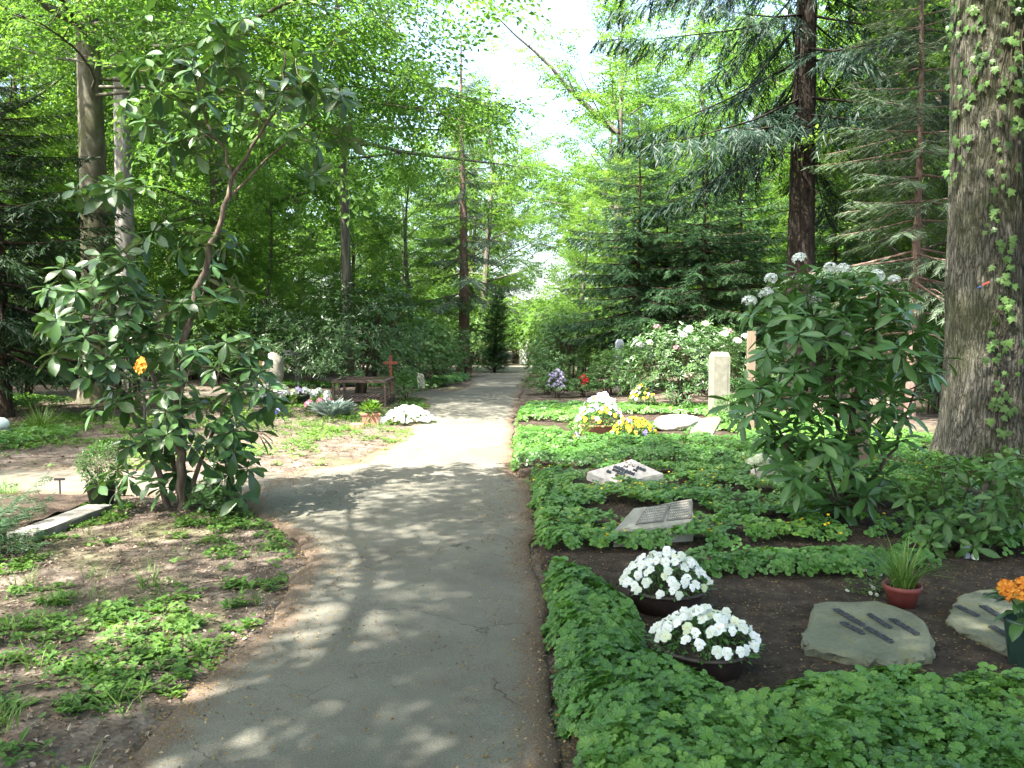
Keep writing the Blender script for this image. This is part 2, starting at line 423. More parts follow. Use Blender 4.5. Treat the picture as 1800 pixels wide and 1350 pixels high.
M_GREENVASE = plain_mat('dark_green_vase', (.010, .028, .020), (.022, .05, .034), 10, .4, .5, .15, .002)
M_WOOD_OLD = plain_mat('weathered_brown_wood', (.045, .028, .023), (.15, .105, .092), 5, .85, .2, .5, .004, stretch=(1.5, 8, 8))
M_WOOD_PALE = plain_mat('pale_wood', (.13, .098, .07), (.22, .168, .12), 5, .75, .25, .4, .003, stretch=(9, 9, .9))
M_WOOD_YEL = plain_mat('yellow_wood', (.36, .23, .08), (.50, .34, .13), 5, .7, .25, .4, .003, stretch=(9, 9, .9))
M_WOOD_RED = plain_mat('red_brown_wood', (.15, .045, .028), (.25, .08, .05), 5, .7, .25, .4, .003, stretch=(9, 9, .9))
M_IRON = plain_mat('grey_iron', (.06, .065, .07), (.13, .135, .14), 20, .6, .4, .3, .003, .4)
M_BLACK = plain_mat('black_metal', (.010, .010, .010), (.022, .02, .02), 20, .5, .4, .2, .002)
M_WHITE = plain_mat('white_glaze', (.62, .62, .60), (.78, .78, .76), 8, .5, .35, .2, .003)
M_BLUEGREY = plain_mat('blue_grey_stone', (.26, .30, .36), (.40, .44, .50), 8, .8, .2, .3, .004)
M_PAINT_RED = plain_mat('red_paint', (.30, .05, .045), (.40, .10, .09), 30, .7, .2, .2, .002)
M_PAINT_BLUE = plain_mat('blue_paint', (.04, .08, .24), (.07, .13, .32), 30, .7, .2, .2, .002)

# ------------------------------------------------------------------ leaf templates  (x width, y along, z normal)
def leaf_diamond(w=.5, fold=.12):
    return (np.array([[0, 0, 0], [-w / 2, .45, fold], [0, 1, -.05], [w / 2, .45, fold]]), np.array([[0, 2, 1], [0, 3, 2]]))
def leaf_blade(w=.32, n=5, droop=.25, fold=.06, peak=.55):
    t = np.linspace(0, 1, n + 1)
    prof = np.sin(np.pi * np.clip(t, 0, 1) ** (math.log(.5) / math.log(peak))) ** .75 * w / 2
    prof[0] = .02; prof[-1] = .0
    z = -droop * t ** 2
    V = []
    for i in range(n + 1):
        V += [[-prof[i], t[i], z[i] + fold * prof[i] / (w / 2)], [0, t[i], z[i]], [prof[i], t[i], z[i] + fold * prof[i] / (w / 2)]]
    F = []
    for i in range(n):
        a = i * 3
        F += [[a, a + 1, a + 4, a + 3], [a + 1, a + 2, a + 5, a + 4]]
    V = np.array(V); tint = np.zeros(len(V)); tint[1::3] = .14
    return (V, np.array(F), tint)
def leaf_trifoliate(lod=0):
    V = [[0, 0, -.02]]; F = []
    for k, a0 in enumerate((0, R(105), R(-105))):
        L = 1.0 if k == 0 else .88
        c = np.array([math.sin(a0), math.cos(a0)]); s = np.array([c[1], -c[0]])
        pts = [(.10, -.06, 0), (.28, -.36, .03), (.46, -.47, .01), (.54, -.40, .05), (.74, -.46, .0), (.82, -.27, .03), (1.0, -.16, -.05), (.94, 0, -.02), (1.0, .16, -.05), (.82, .27, .03), (.74, .46, .0), (.54, .40, .05), (.46, .47, .01), (.28, .36, .03), (.10, .06, 0)]
        if lod == 1: pts = [(.10, -.06, 0), (.34, -.44, .02), (.54, -.38, .05), (.76, -.44, .0), (.99, -.12, -.04), (.99, .12, -.04), (.76, .44, .0), (.54, .38, .05), (.34, .44, .02), (.10, .06, 0)]
        if lod == 2: pts = [(.08, 0, 0), (.42, -.45, .02), (.85, -.38, .02), (1.0, 0, -.04), (.85, .38, .02), (.42, .45, .02)]
        b = len(V)
        V.append([*(c * .5 * L), -.05])
        for (u, v, z) in pts:
            q = c * u * L + s * v * L
            V.append([q[0], q[1], z])
        m = len(pts)
        for i in range(m - 1): F.append([b, b + 1 + i, b + 2 + i])
    V = np.array(V); t = np.zeros(len(V))
    return (V * .62, np.array(F), t)
def leaf_round():
    a = np.linspace(0, 2 * math.pi, 8)[:-1]
    V = [[0, .5, -.06]] + [[.5 * math.sin(q), .5 - .5 * math.cos(q), .03] for q in a]
    return (np.array(V), np.array([[0, 1 + i, 1 + (i + 1) % 7] for i in range(7)]))
def leaf_ivy():
    p = [(0, 0), (.18, -.12), (.5, .05), (.32, .28), (.55, .55), (.24, .58), (0, 1.05), (-.24, .58), (-.55, .55), (-.32, .28), (-.5, .05), (-.18, -.12)]
    V = [[0, .35, .05]] + [[x, y, 0] for x, y in p]
    n = len(p)
    return (np.array(V), np.array([[0, 1 + i, 1 + (i + 1) % n] for i in range(n)]))
def needle(w=.16): return (np.array([[-w / 2, 0, 0], [w / 2, 0, 0], [0, 1, 0.0]]), np.array([[0, 1, 2]]))
def strip(w=.2): return (np.array([[-w / 2, 0, 0], [w / 2, 0, 0], [w * .35, .7, .02], [0, 1, 0], [-w * .35, .7, .02]]), np.array([[0, 1, 2], [0, 2, 4], [4, 2, 3]]))
def blade(n=4, w=.03, arch=.5):
    t = np.linspace(0, 1, n + 1)
    V = []
    for q in t:
        ww = w * (1 - q ** 1.6) / 2 + .0008
        V += [[-ww, q * (1 - .25 * arch * q), -arch * .6 * q ** 2.2], [ww, q * (1 - .25 * arch * q), -arch * .6 * q ** 2.2]]
    return (np.array(V), np.array([[2 * i, 2 * i + 1, 2 * i + 3, 2 * i + 2] for i in range(n)]))

LD = leaf_diamond(.58); LT = leaf_trifoliate(); LT1 = leaf_trifoliate(1); LT2 = leaf_trifoliate(2); LR = leaf_round(); LI = leaf_ivy()

def merge(parts):
    V = []; F = []; T = []; n = 0
    for v, f, t in parts:
        V.append(v); F.append(f + n); T.append(t); n += len(v)
    return (np.concatenate(V), np.concatenate(F), np.concatenate(T))

def tri_quads(F):
    F = np.asarray(F)
    return F if F.shape[1] == 3 else np.concatenate([F[:, [0, 1, 2]], F[:, [0, 2, 3]]])

def spray_template(rng, n=34, leaf=.085, spread=.42):
    """flat fan of broad leaves, length about 1, lies in the xy plane"""
    mb_P, mb_D, mb_U, mb_S = [], [], [], []
    parts = []
    side = 1
    twigs = [(np.zeros(3), np.array([0, 1, 0.]), 1.0)]
    for i in range(6):
        y = .12 + i * .14; side = -side
        ang = R(rng.uniform(38, 60)) * side
        twigs.append((np.array([0, y, -.06 * y * y]), np.array([math.sin(ang), math.cos(ang), rng.uniform(-.15, .1)]), spread * (1 - .5 * y) * rng.uniform(.7, 1.15)))
    per = max(2, n // 9)
    for k, (p, d, L) in enumerate(twigs):
        m = per * 2 if k == 0 else max(2, int(per * L / spread * 1.2))
        for q in range(m):
            t = (q + .6) / m
            pos = p + d * L * t + np.array([0, 0, -.12 * t * t * L])
            sg = 1 if q % 2 else -1
            a = R(rng.uniform(30, 70)) * sg if q < m - 1 else 0
            dd = np.array([d[0] * math.cos(a) - d[1] * math.sin(a), d[0] * math.sin(a) + d[1] * math.cos(a), rng.uniform(-.5, .12)])
            mb_P.append(pos); mb_D.append(dd)
            mb_U.append([rng.normal(0, .35), rng.normal(0, .35), 1]); mb_S.append(leaf * rng.uniform(.7, 1.25))
    Rm = frames(np.array(mb_D), nrm(np.array(mb_U)))
    V = np.einsum('kij,nj->kni', Rm, LD[0]) * np.array(mb_S)[:, None, None] + np.array(mb_P)[:, None]
    F = (LD[1][None] + (np.arange(len(mb_P)) * 4)[:, None, None]).reshape(-1, 3)
    t = np.repeat(np.array([rng.uniform(-.22, .22) for _ in mb_P]), 4)
    return (V.reshape(-1, 3), F, t)

def bough_template(rng, n=34, shoot=.30, wid=.022, nd=5, hang=.25, sag=.18, lnf=.34):
    """conifer bough, length 1 along y: axis with side shoots clad in short needles"""
    P, D, S, W = [], [], [], []
    for i in range(n):
        t = .10 + .90 * (i + rng.uniform(-.3, .3)) / n
        base = np.array([rng.normal(0, .01), t, -sag * t * (1 - .55 * t)])
        sg = 1 if i % 2 else -1
        L = shoot * (1.05 - .75 * t) * rng.uniform(.65, 1.2)
        a = R(rng.uniform(40, 68)) * sg
        d = np.array([math.sin(a), math.cos(a), -hang * rng.uniform(.2, 1.6)]); d /= np.linalg.norm(d)
        for q in range(nd):
            u = (q + .3) / nd
            for s2 in (-1, 1):
                b = R(rng.uniform(22, 48)) * s2
                dd = np.array([d[0] * math.cos(b) - d[1] * math.sin(b), d[0] * math.sin(b) + d[1] * math.cos(b), d[2] - .25 * u + rng.normal(0, .12)])
                P.append(base + d * L * u + np.array([0, 0, -.15 * L * u * u])); D.append(dd); S.append((lnf * L + .02) * rng.uniform(.8, 1.3)); W.append(wid)
        P.append(base + d * L * .85); D.append(d); S.append(.3 * L + .02); W.append(wid)
    P, D, S = np.array(P), np.array(D), np.array(S)
    Rm = frames(D, nrm(np.column_stack([np.random.RandomState(3).normal(0, .5, (len(P), 2)), np.ones(len(P))])))
    tv = np.array([[-.5, 0, 0], [.5, 0, 0], [0, 1, 0.]])
    V = np.tile(tv, (len(P), 1, 1)); V[:, :, 0] *= np.array(W)[:, None]; V[:, :, 1] *= S[:, None]
    V = np.einsum('kij,knj->kni', Rm, V) + P[:, None]
    F = np.arange(len(P) * 3).reshape(-1, 3)
    t = np.repeat(np.array([rng.uniform(-.2, .2) for _ in P]), 3)
    return (V.reshape(-1, 3), F, t)

# ------------------------------------------------------------------ trees
def trunk_path(rng, H, wander=.25, lean=(0, 0), n=14):
    z = np.linspace(-.25, H, n)
    P = np.zeros((n, 3)); P[:, 2] = z
    ph = rng.uniform(0, 6, 4)
    tt = np.clip(z / H, 0, 1)
    P[:, 0] = wander * (np.sin(ph[0] + 5 * tt) - math.sin(ph[0])) * tt + lean[0] * tt
    P[:, 1] = wander * (np.sin(ph[1] + 4 * tt) - math.sin(ph[1])) * tt + lean[1] * tt
    return P
def interp(P, t):
    t = np.clip(t, 0, 1) * (len(P) - 1); i = min(int(t), len(P) - 2); f = t - i
    return P[i] * (1 - f) + P[i + 1] * f

def decid_meshes(seed, name, leafm, barkm, H=20, r0=.3, base=5, rad=5.5, limbs=22, subs=7, leaf=.085, spray_n=34, spray_len=1.0, extra=(), wander=.25, flat=.4, step=.42, drop_p=0.0, top=None):
    rng = np.random.RandomState(seed)
    sprays = [spray_template(rng, spray_n, leaf / spray_len) for _ in range(4)]
    wood = MB(); crown = MB()
    TP = trunk_path(rng, H, wander, n=16)
    tz = TP[:, 2] / H
    tr = r0 * (1 - .86 * np.clip(tz, 0, 1) ** .9); tr[0] *= 1.45; tr[1] *= 1.06
    wood.tube(TP, tr, 12)
    A_P, A_D = [], []
    def do_limb(p0, d0, L, r, up, nsub):
        n = 7
        pts = [np.array(p0, float)]; d = nrm(np.array(d0, float))
        for i in range(n):
            d = nrm(d + np.array([rng.normal(0, .14), rng.normal(0, .14), up * .12 + rng.normal(0, .07)]))
            pts.append(pts[-1] + d * L / n)
        pts = np.array(pts)
        wood.tube(pts, r * (1 - .85 * np.linspace(0, 1, n + 1)) + .006, 6, cap=False)
        for s in range(nsub):
            t = .22 + .78 * (s + rng.uniform(.1, .9)) / nsub
            q = interp(pts, t); dl = nrm(interp(pts, min(t + .1, 1)) - interp(pts, t - .1))
            side = nrm(np.cross(dl, [0, 0, 1])) * (1 if s % 2 else -1)
            sd = nrm(dl * rng.uniform(.4, .9) + side * rng.uniform(.5, 1) + np.array([0, 0, rng.uniform(-flat, flat + .15)]))
            Ls = L * (.24 + .30 * (1 - t)) * rng.uniform(.75, 1.25)
            m = 4; sp = [q]
            for i in range(m):
                sd = nrm(sd + rng.normal(0, .16, 3) + np.array([0, 0, -.03]))
                sp.append(sp[-1] + sd * Ls / m)
            sp = np.array(sp)
            wood.tube(sp, np.linspace(max(r * .28 * (1 - .6 * t), .012), .004, m + 1), 4, cap=False)
            k = max(2, int(Ls / step))
            for i in range(k):
                if rng.rand() < drop_p: continue
                u = (i + .7) / k
                A_P.append(interp(sp, u)); dd = nrm(interp(sp, min(1, u + .1)) - interp(sp, max(0, u - .1)))
                sg = 1 if i % 2 else -1
                sdv = nrm(np.cross(dd, [0, 0, 1]))
                A_D.append(nrm(dd + sdv * sg * rng.uniform(.2, .9) + np.array([0, 0, rng.uniform(-.65, .3)])))
        A_P.append(pts[-1]); A_D.append(d)
    az = rng.uniform(0, 6)
    for i in range(limbs):
        t = (i + rng.uniform(0, .8)) / limbs
        z = base + (H * .97 - base) * t
        az += 2.4 + rng.normal(0, .35)
        shape = (1 - t) ** .55 * (.75 + .5 * min(1, t * 4))
        L = max(1.0, rad * shape * rng.uniform(.75, 1.15))
        el = R(4 + 58 * t + rng.normal(0, 7))
        p = interp(TP, (z + .25) / (H + .25))
        do_limb(p, [math.cos(az) * math.cos(el), math.sin(az) * math.cos(el), math.sin(el)], L, max(.02, r0 * (1 - .8 * t) * .25), .35 * (1 - t), max(3, int(subs * (.5 + .6 * shape))))
    for (p, d, L, r, up, ns) in extra: do_limb(p, d, L, r, up, ns)
    A_P, A_D = np.array(A_P), np.array(A_D)
    k = len(A_P); wh = rng.randint(0, 4, k)
    tint = np.clip(.5 + .5 * (vnoise(A_P, .35, seed) - .5) + rng.normal(0, .08, k), .05, .95)
    up = nrm(np.column_stack([rng.normal(0, .5, (k, 2)), np.ones(k)]))
    for w in range(4):
        s = wh == w
        crown.inst(sprays[w], frames(A_D[s], up[s]), A_P[s], spray_len * rng.uniform(.75, 1.2, s.sum()), tint[s])
    return wood.mesh(name + '_trunk', barkm), crown.mesh(name + '_crown', leafm)

def conif_meshes(seed, name, leafm, barkm, H=20, r0=.25, base=3, rad=3.2, whorl=.55, per=6, sag=.2, hang=.3, shoot=.30, wid=.022, nd=5, nsh=34, droop=.15, bare_low=0.0, power=.75, lnf=.34):
    rng = np.random.RandomState(seed)
    T = [bough_template(rng, nsh, shoot, wid, nd, hang, sag, lnf) for _ in range(3)]
    wood = MB(); crown = MB()
    TP = trunk_path(rng, H, .08, n=14)
    tz = np.clip(TP[:, 2] / H, 0, 1)
    tr = r0 * (1 - .93 * tz ** .95); tr[0] *= 1.35
    wood.tube(TP, tr, 10)
    z = base; P, D, S = [], [], []
    while z < H - .2:
        t = (z - base) / (H - base)
        L0 = rad * (1 - t) ** power + .25
        k = max(3, int(per * (1 - .3 * t) + rng.rand()))
        a0 = rng.uniform(0, 6)
        for i in range(k):
            a = a0 + i * 2 * math.pi / k + rng.normal(0, .25)
            el = -droop * (1 - t) * rng.uniform(.4, 1.6) + .45 * t
            p = interp(TP, (z + rng.uniform(-.2, .2) * whorl + .25) / (H + .25))
            P.append(p); D.append([math.cos(a), math.sin(a), el]); S.append(L0 * rng.uniform(.7, 1.12))
        z += whorl * rng.uniform(.75, 1.25) * (1 - .45 * t)
    P, D, S = np.array(P), np.array(D), np.array(S)
    for i in range(len(P)):
        d = nrm(D[i]); q = np.array([P[i] + d * S[i] * u + np.array([0, 0, -sag * S[i] * u * (1 - .55 * u)]) for u in (0, .35, .7, .95)])
        wood.tube(q, np.array([.035, .022, .012, .004]) * min(1.0, S[i] / 2.5), 4, cap=False)
    if bare_low > 0:
        for i in range(14):
            zz = rng.uniform(bare_low, base); a = rng.uniform(0, 6.3); L = rng.uniform(.3, 1.3)
            p = interp(TP, (zz + .25) / (H + .25))
            wood.tube([p, p + np.array([math.cos(a), math.sin(a), -.1]) * L * .6, p + np.array([math.cos(a), math.sin(a), -.22]) * L], [.018, .012, .004], 4)
    wh = rng.randint(0, 3, len(P))
    tint = np.clip(.45 + .5 * (vnoise(P + nrm(D) * S[:, None], .6, seed) - .5) + rng.normal(0, .1, len(P)), .05, .95)
    for w in range(3):
        s = wh == w
        crown.inst(T[w], frames(D[s]), P[s], S[s], tint[s])
    return wood.mesh(name + '_trunk', barkm), crown.mesh(name + '_crown', leafm)

def tree(name, meshes, loc, label, cat='tree', rz=0, sc=1, group=None, crown='crown'):
    t = thing(name, label, cat, loc, rz, group)
    t.scale = (sc,) * 3 if not isinstance(sc, tuple) else sc
    a = link('trunk', meshes[0], t); b = link(crown, meshes[1], t)
    return t, [a, b]

# ------------------------------------------------------------------ ground, path, soil
rng0 = np.random.RandomState(11)
PATH_L = [(-6, -1.50), (2.0, -1.50)] + [(gp(x, y)[1], gp(x, y)[0]) for x, y in [(262, 1350), (398, 1200), (492, 1100), (556, 1010), (552, 950), (470, 905)]]
PATH_L += [(8.0, -2.62), (9.45, -2.4)] + [(gp(x, y)[1], gp(x, y)[0]) for x, y in [(640, 815), (712, 770), (742, 742), (752, 715), (748, 700), (828, 682), (834, 660), (832, 650)]] + [(41, -2.0), (46, -1.8), (60, -1.0)]
PATH_R = [(-6, .16), (2.6, .19), (4.9, .20), (5.5, .17), (7.8, .2), (8.7, .16), (9.3, .02), (14, .03), (18, .12), (22, .25), (28, .45), (34, .9), (38, 1.3), (46, 1.6), (60, 2.0)]
def edge(tab, y): 
    a = np.array(sorted(tab)); return np.interp(y, a[:, 0], a[:, 1])
def branch1(x): return 8.05 + .02 * np.sin(x), 9.45 + .12 * np.sin(x * .7)
def on_path(x, y, m=0.0):
    l = edge(PATH_L, y) - m; r = edge(PATH_R, y) + m
    main = (x > l) & (x < r)
    b1 = (y > 8.05 - m) & (y < 9.45 + m) & (x < -1)
    b2 = (y > 20.6 - m) & (y < 23.4 + m) & (x < -1)
    b3 = (y > 37.5 - m) & (y < 43 + m)
    return main | b1 | b2 | b3
def ground_z(x, y):
    P = np.column_stack([x, y])
    near = np.clip((np.hypot(x, y) - 60) / 60, 0, 1)
    h = .10 * (vnoise(P, .35, 1) - .5) + .035 * (vnoise(P, 1.7, 2) - .5) + .012 * (vnoise(P, 7.0, 3) - .5)
    dl = edge(PATH_L, y) - x; dr = x - edge(PATH_R, y)
    d = np.maximum(dl, dr)
    d = np.minimum(d, np.where(x < 0, np.maximum(8.0 - y, y - 9.5), 9))
    d = np.minimum(d, np.where(x < 0, np.maximum(20.5 - y, y - 23.5), 9))
    d = np.minimum(d, np.maximum(37.4 - y, y - 43.1))
    k = np.clip(d / .6, 0, 1)
    return np.where(d < 0, -.03, (h + .015) * k - .012 * (1 - k))
def grid_mesh(xs, ys, zf, name, mat):
    X, Y = np.meshgrid(xs, ys); x, y = X.ravel(), Y.ravel()
    V = np.column_stack([x, y, zf(x, y)])
    nx = len(xs); i = np.arange(len(ys) - 1)[:, None] * nx; j = np.arange(nx - 1)[None]
    F = np.stack([i + j, i + j + 1, i + nx + j + 1, i + nx + j], -1).reshape(-1, 4)
    mb = MB(); mb.add(V, F, .5, 0, True)
    return mb.mesh(name, mat)
def lin(*segs):
    out = []
    for a, b, n in segs: out += list(np.linspace(a, b, n, endpoint=False))
    return np.array(out + [segs[-1][1]])
gx = lin((-400, -60, 12), (-60, -14, 24), (-14, -5, 40), (-5, 1, 80), (1, 8, 30), (8, 60, 30), (60, 400, 12))
gy = lin((-300, -30, 10), (-30, 0, 20), (0, 10, 120), (10, 26, 70), (26, 60, 40), (60, 600, 16))
tag(link('ground', grid_mesh(gx, gy, ground_z, 'ground', M_GROUND)), 'brown leaf litter forest floor with moss patches', kind='structure')

def strip_mesh(us, left, right, name, zlift, along='y', cols=15, jag=.06, earth=0.0, marg=.26):
    """a path sheet between two wavering borders; tint is 1 at the borders"""
    c = np.linspace(0, 1, cols)
    c = .5 - .5 * np.cos(c * math.pi)
    V = []; T = []
    for u in us:
        l, r = left(u), right(u)
        l += jag * (vnoise(np.array([[u * 2.3, 0.3]]), 1, 5)[0] - .5) * 2 + .6 * jag * (vnoise(np.array([[u * 9, 1.3]]), 1, 6)[0] - .5)
        r += jag * (vnoise(np.array([[u * 2.3, 5.3]]), 1, 7)[0] - .5) * 2 + .6 * jag * (vnoise(np.array([[u * 9, 6.3]]), 1, 8)[0] - .5)
        w = abs(r - l)
        for k in c:
            v = l + (r - l) * k
            dist = min(k, 1 - k) * w
            z = zlift + .012 * math.sin(math.pi * k) - (.02 if dist == 0 else 0)
            V.append([v, u, z] if along == 'y' else [u, v, z]); T.append(max(earth, 1 - dist / marg))
    n = len(us); i = np.arange(n - 1)[:, None] * cols; j = np.arange(cols - 1)[None]
    F = np.stack([i + j, i + j + 1, i + cols + j + 1, i + cols + j], -1).reshape(-1, 4)
    if along != 'y': F = F[:, ::-1]
    V = np.array(V); V[:, 2] += .012 * (vnoise(V[:, :2], 1.3, 9) - .5)
    mb = MB(); mb.add(V, F, np.array(T), 0, True)
    return mb.mesh(name, M_PATH)
ys = lin((-6, 1.5, 20), (1.5, 12, 160), (12, 30, 90), (30, 41.5, 30))
tag(link('path', strip_mesh(ys, lambda u: edge(PATH_L, u) - .10, lambda u: edge(PATH_R, u), 'path', .012)), 'worn grey path running straight ahead', kind='structure')
tag(link('side_path', strip_mesh(lin((-40, -1.2, 150)), lambda u: branch1(u)[0], lambda u: branch1(u)[1], 'side_path', .006, 'x', earth=.42)), 'side path crossing to the left behind the near shrub', kind='structure')
tag(link('side_path', strip_mesh(lin((-45, -.8, 120)), lambda u: 20.7, lambda u: 23.3, 'far_side_path', .004, 'x', earth=.45)), 'second side path behind the wooden rack', kind='structure')
tag(link('road', strip_mesh(lin((-70, 70, 160)), lambda u: 37.6, lambda u: 42.8, 'road', .004, 'x', jag=.15)), 'pale cross path at the far end', kind='structure')

def bed_left(y):
    return np.interp(y, [1, 5.05, 5.12, 5.38, 5.45, 8.9, 9.15, 14, 14.2, 19.5], [.20, .20, .36, .36, .17, .2, .02, .05, .05, .15])
def soil_z(x, y):
    P = np.column_stack([x, y])
    k = np.clip((x - bed_left(y)) / .07, 0, 1) * np.clip((y - 1.2) / .2, 0, 1) * np.clip((19.0 - y) / .3, 0, 1) * np.clip((6.4 - x) / .5, 0, 1)
    k = k * k * (3 - 2 * k)
    return -.06 + k * (.125 + .035 * (vnoise(P, 2.2, 21) - .5) + .02 * (vnoise(P, 11, 22) - .5) + .008 * (vnoise(P, 34, 23) - .5))
tag(link('soil', grid_mesh(lin((-.1, .6, 30), (.6, 6.6, 80)), lin((1.0, 8, 160), (8, 19.3, 70)), soil_z, 'soil', M_SOIL)), 'raised dark soil of the grave beds', kind='structure')
def soil_at(x, y): return float(soil_z(np.array([x]), np.array([y]))[0])
def gz(x, y): return float(ground_z(np.array([x * 1.0]), np.array([y * 1.0]))[0])

# ------------------------------------------------------------------ tree stock
BEECH = [decid_meshes(s, 'beech', ML['beech'], MB_['beech'], H=h, r0=.36, base=b, rad=r, limbs=28, subs=11, leaf=.15, spray_n=64, spray_len=1.3, step=.40) for s, h, b, r in ((1, 21, 3.8, 7.0), (2, 19, 2.6, 6.2))]
OAK = [decid_meshes(s, 'oak', ML['oak'], MB_['oak'], H=h, r0=.3, base=b, rad=r, limbs=26, subs=10, leaf=.15, spray_n=64, spray_len=1.3, step=.40, wander=.5) for s, h, b, r in ((3, 19, 3.5, 5.8), (4, 17, 1.6, 5.4), (5, 22, 5.5, 6.0))]
SPRUCE = [conif_meshes(6, 'spruce', ML['spruce'], MB_['spruce'], H=22, r0=.27, base=2.6, rad=3.0, nsh=34, nd=6, wid=.014, lnf=.25), conif_meshes(7, 'spruce', ML['spruce'], MB_['spruce'], H=17, r0=.22, base=1.2, rad=2.6, nsh=34, nd=6, wid=.015, lnf=.25)]

def place(stock, x, y, label, group, sc=1.0, rz=None, name='tree', cat='tree', made={}):
    rz = (x * 7.3 + y * 3.1) % 6.28 if rz is None else rz
    key = id(stock[0])
    loc = (x, y, -.05)
    if key not in made:
        made[key] = tree(name, stock, loc, label, cat, rz, sc, group)
        return made[key]
    return copy_tree(made[key][0], made[key][1], loc, rz, sc, label, group), None

# --- the trees one can pick out
e = lambda az, el: [math.sin(R(az)) * math.cos(R(el)), math.cos(R(az)) * math.cos(R(el)), math.sin(R(el))]
m_big = decid_meshes(21, 'left_beech', ML['beech'], MB_['beech'], H=23, r0=.385, base=8.6, rad=7.6, limbs=32, subs=12, leaf=.128, spray_n=53, spray_len=1.15, step=.36, wander=.12,
    extra=[((0, 0, 8.2), e(96, 4), 9.5, .06, -.02, 24), ((0, 0, 9.2), e(120, 8), 8, .06, .0, 16), ((0, 0, 8.4), e(150, 2), 6.5, .07, -.08, 13),
           ((0, 0, 9.6), e(85, 14), 8.5, .07, .0, 15), ((0, 0, 8.8), e(106, -3), 9.2, .055, -.03, 22), ((0, 0, 9.4), e(20, 5), 6.5, .045, -.05, 11),
           ((0, 0, 7.4), e(100, 0), 8.5, .035, -.10, 18), ((0, 0, 7.2), e(124, 0), 7.5, .035, -.12, 15), ((0, 0, 7.6), e(78, 0), 7, .035, -.10, 14), ((0, 0, 7.3), e(145, 0), 5.5, .03, -.12, 11)])
p = gp(176, 698); tree('beech_tree', m_big, (-9.75, 19.0, -.05), 'tall smooth-barked beech with a straight grey-brown trunk behind the tall rhododendron on the left', 'tree')
m_sec = decid_meshes(22, 'pale_tree', ML['beech'], MB_['grey'], H=22, r0=.33, base=8.5, rad=5.5, limbs=20, subs=8, leaf=.12, spray_n=60, spray_len=1.1, wander=.1)
tree('beech_tree', m_sec, (-11.35, 23.8, -.05), 'pale sunlit grey trunk standing just behind the straight brown beech trunk', 'tree', rz=1.3)
m_mid = decid_meshes(23, 'mossy_tree', ML['oak'], MB_['oak'], H=18, r0=.21, base=6.5, rad=5.0, limbs=18, subs=8, leaf=.13, spray_n=60, spray_len=1.1, wander=.15,
    extra=[((0, 0, 8.0), e(92, 3), 6.2, .075, -.02, 5), ((0, 0, 8.6), e(98, -2), 5.0, .06, .0, 5)])
tree('oak_tree', m_mid, (-5.5, 27, -.05), 'slender dark tree with long bare horizontal limbs reaching towards the path', 'tree')
m_fs = conif_meshes(24, 'path_spruce', ML['pine'], MB_['pine'], H=15, r0=.30, base=3.6, rad=2.7, whorl=.85, per=5, hang=.5, bare_low=1.0, nsh=42, nd=8, wid=.011, lnf=.22)  # paler pine needles and bark put the sunlight into this spruce's colour
tree('spruce_tree', m_fs, (-2.15, 36.2, -.02), 'sunlit spruce, its needles and rough trunk coloured pale to look lit, at the far end of the path', 'tree')
m_fo = decid_meshes(25, 'forked_oak', ML['oak'], MB_['oak'], H=19, r0=.33, base=6.8, rad=5.6, limbs=18, subs=9, wander=.2, leaf=.15, spray_n=64, spray_len=1.3, step=.36,
    extra=[((0, 0, 12.4), e(-80, 44), 8.5, .17, .2, 4)])
tree('oak_tree', m_fo, (5.6, 43.5, -.05), 'forked oak with a bent limb reaching up into the open sky beyond the path', 'tree')
m_ds = conif_meshes(26, 'dark_spruce', ML['spruce_dark'], MB_['dark'], H=24, r0=.37, base=6.7, rad=4.8, whorl=.85, per=5, sag=.28, hang=.8, shoot=.24, wid=.0065, nd=10, nsh=52, lnf=.18, droop=.18, bare_low=2.5, power=.55)
tree('spruce_tree', m_ds, (6.85, 19.2, -.05), 'big dark spruce with a thick near-black trunk and drooping boughs', 'tree')
m_pn = conif_meshes(27, 'thin_pine', ML['pine'], MB_['pine'], H=11.5, r0=.095, base=2.6, rad=2.0, whorl=.46, per=6, sag=.15, hang=.35, shoot=.34, wid=.007, nd=10, nsh=26, lnf=.3, bare_low=1.2)
tree('pine_tree', m_pn, (7.45, 15.0, 0), 'slender pine with a thin reddish trunk and grey-green needles beside the ivy-clad trunk', 'tree')
m_yw = conif_meshes(28, 'yew', ML['yew'], MB_['spruce'], H=7.0, r0=.17, base=1.3, rad=2.9, whorl=.46, per=7, sag=.25, hang=.5, shoot=.28, wid=.011, nd=9, nsh=40, lnf=.2, droop=.1, power=.55)
yw = tree('yew_tree', m_yw, (-9.9, 15.6, 0), 'nearest dark yew at the left edge with black-green drooping boughs', 'tree')
copy_tree(yw[0], yw[1], (-14.2, 19.0, 0), 2.0, 1.1, 'dark yew standing behind the nearest yew at the left edge')
m_hm = conif_meshes(29, 'hemlock', ML['hemlock'], MB_['spruce'], H=8.2, r0=.11, base=1.9, rad=2.5, whorl=.4, per=6, sag=.2, hang=.45, shoot=.30, wid=.011, nd=9, nsh=42, lnf=.2, droop=.1, power=.7)
hm = tree('hemlock_tree', m_hm, (3.75, 24.5, 0), 'dark green young hemlock nearest the path on the right', 'tree', group='young hemlocks on the right')
for x, y, rz, s, lb in ((4.9, 26.2, 1.2, .9, 'young hemlock with a thin trunk, second from the path'), (5.6, 23.4, 2.6, .95, 'young hemlock in front of the dark spruce trunk'), (7.6, 26.5, 4.1, 1.05, 'young hemlock behind the dark spruce trunk'), (9.6, 24.0, 5.0, .8, 'small young hemlock seen between the dark spruce and the thin pine')):
    copy_tree(hm[0], hm[1], (x, y, 0), rz, s, lb)
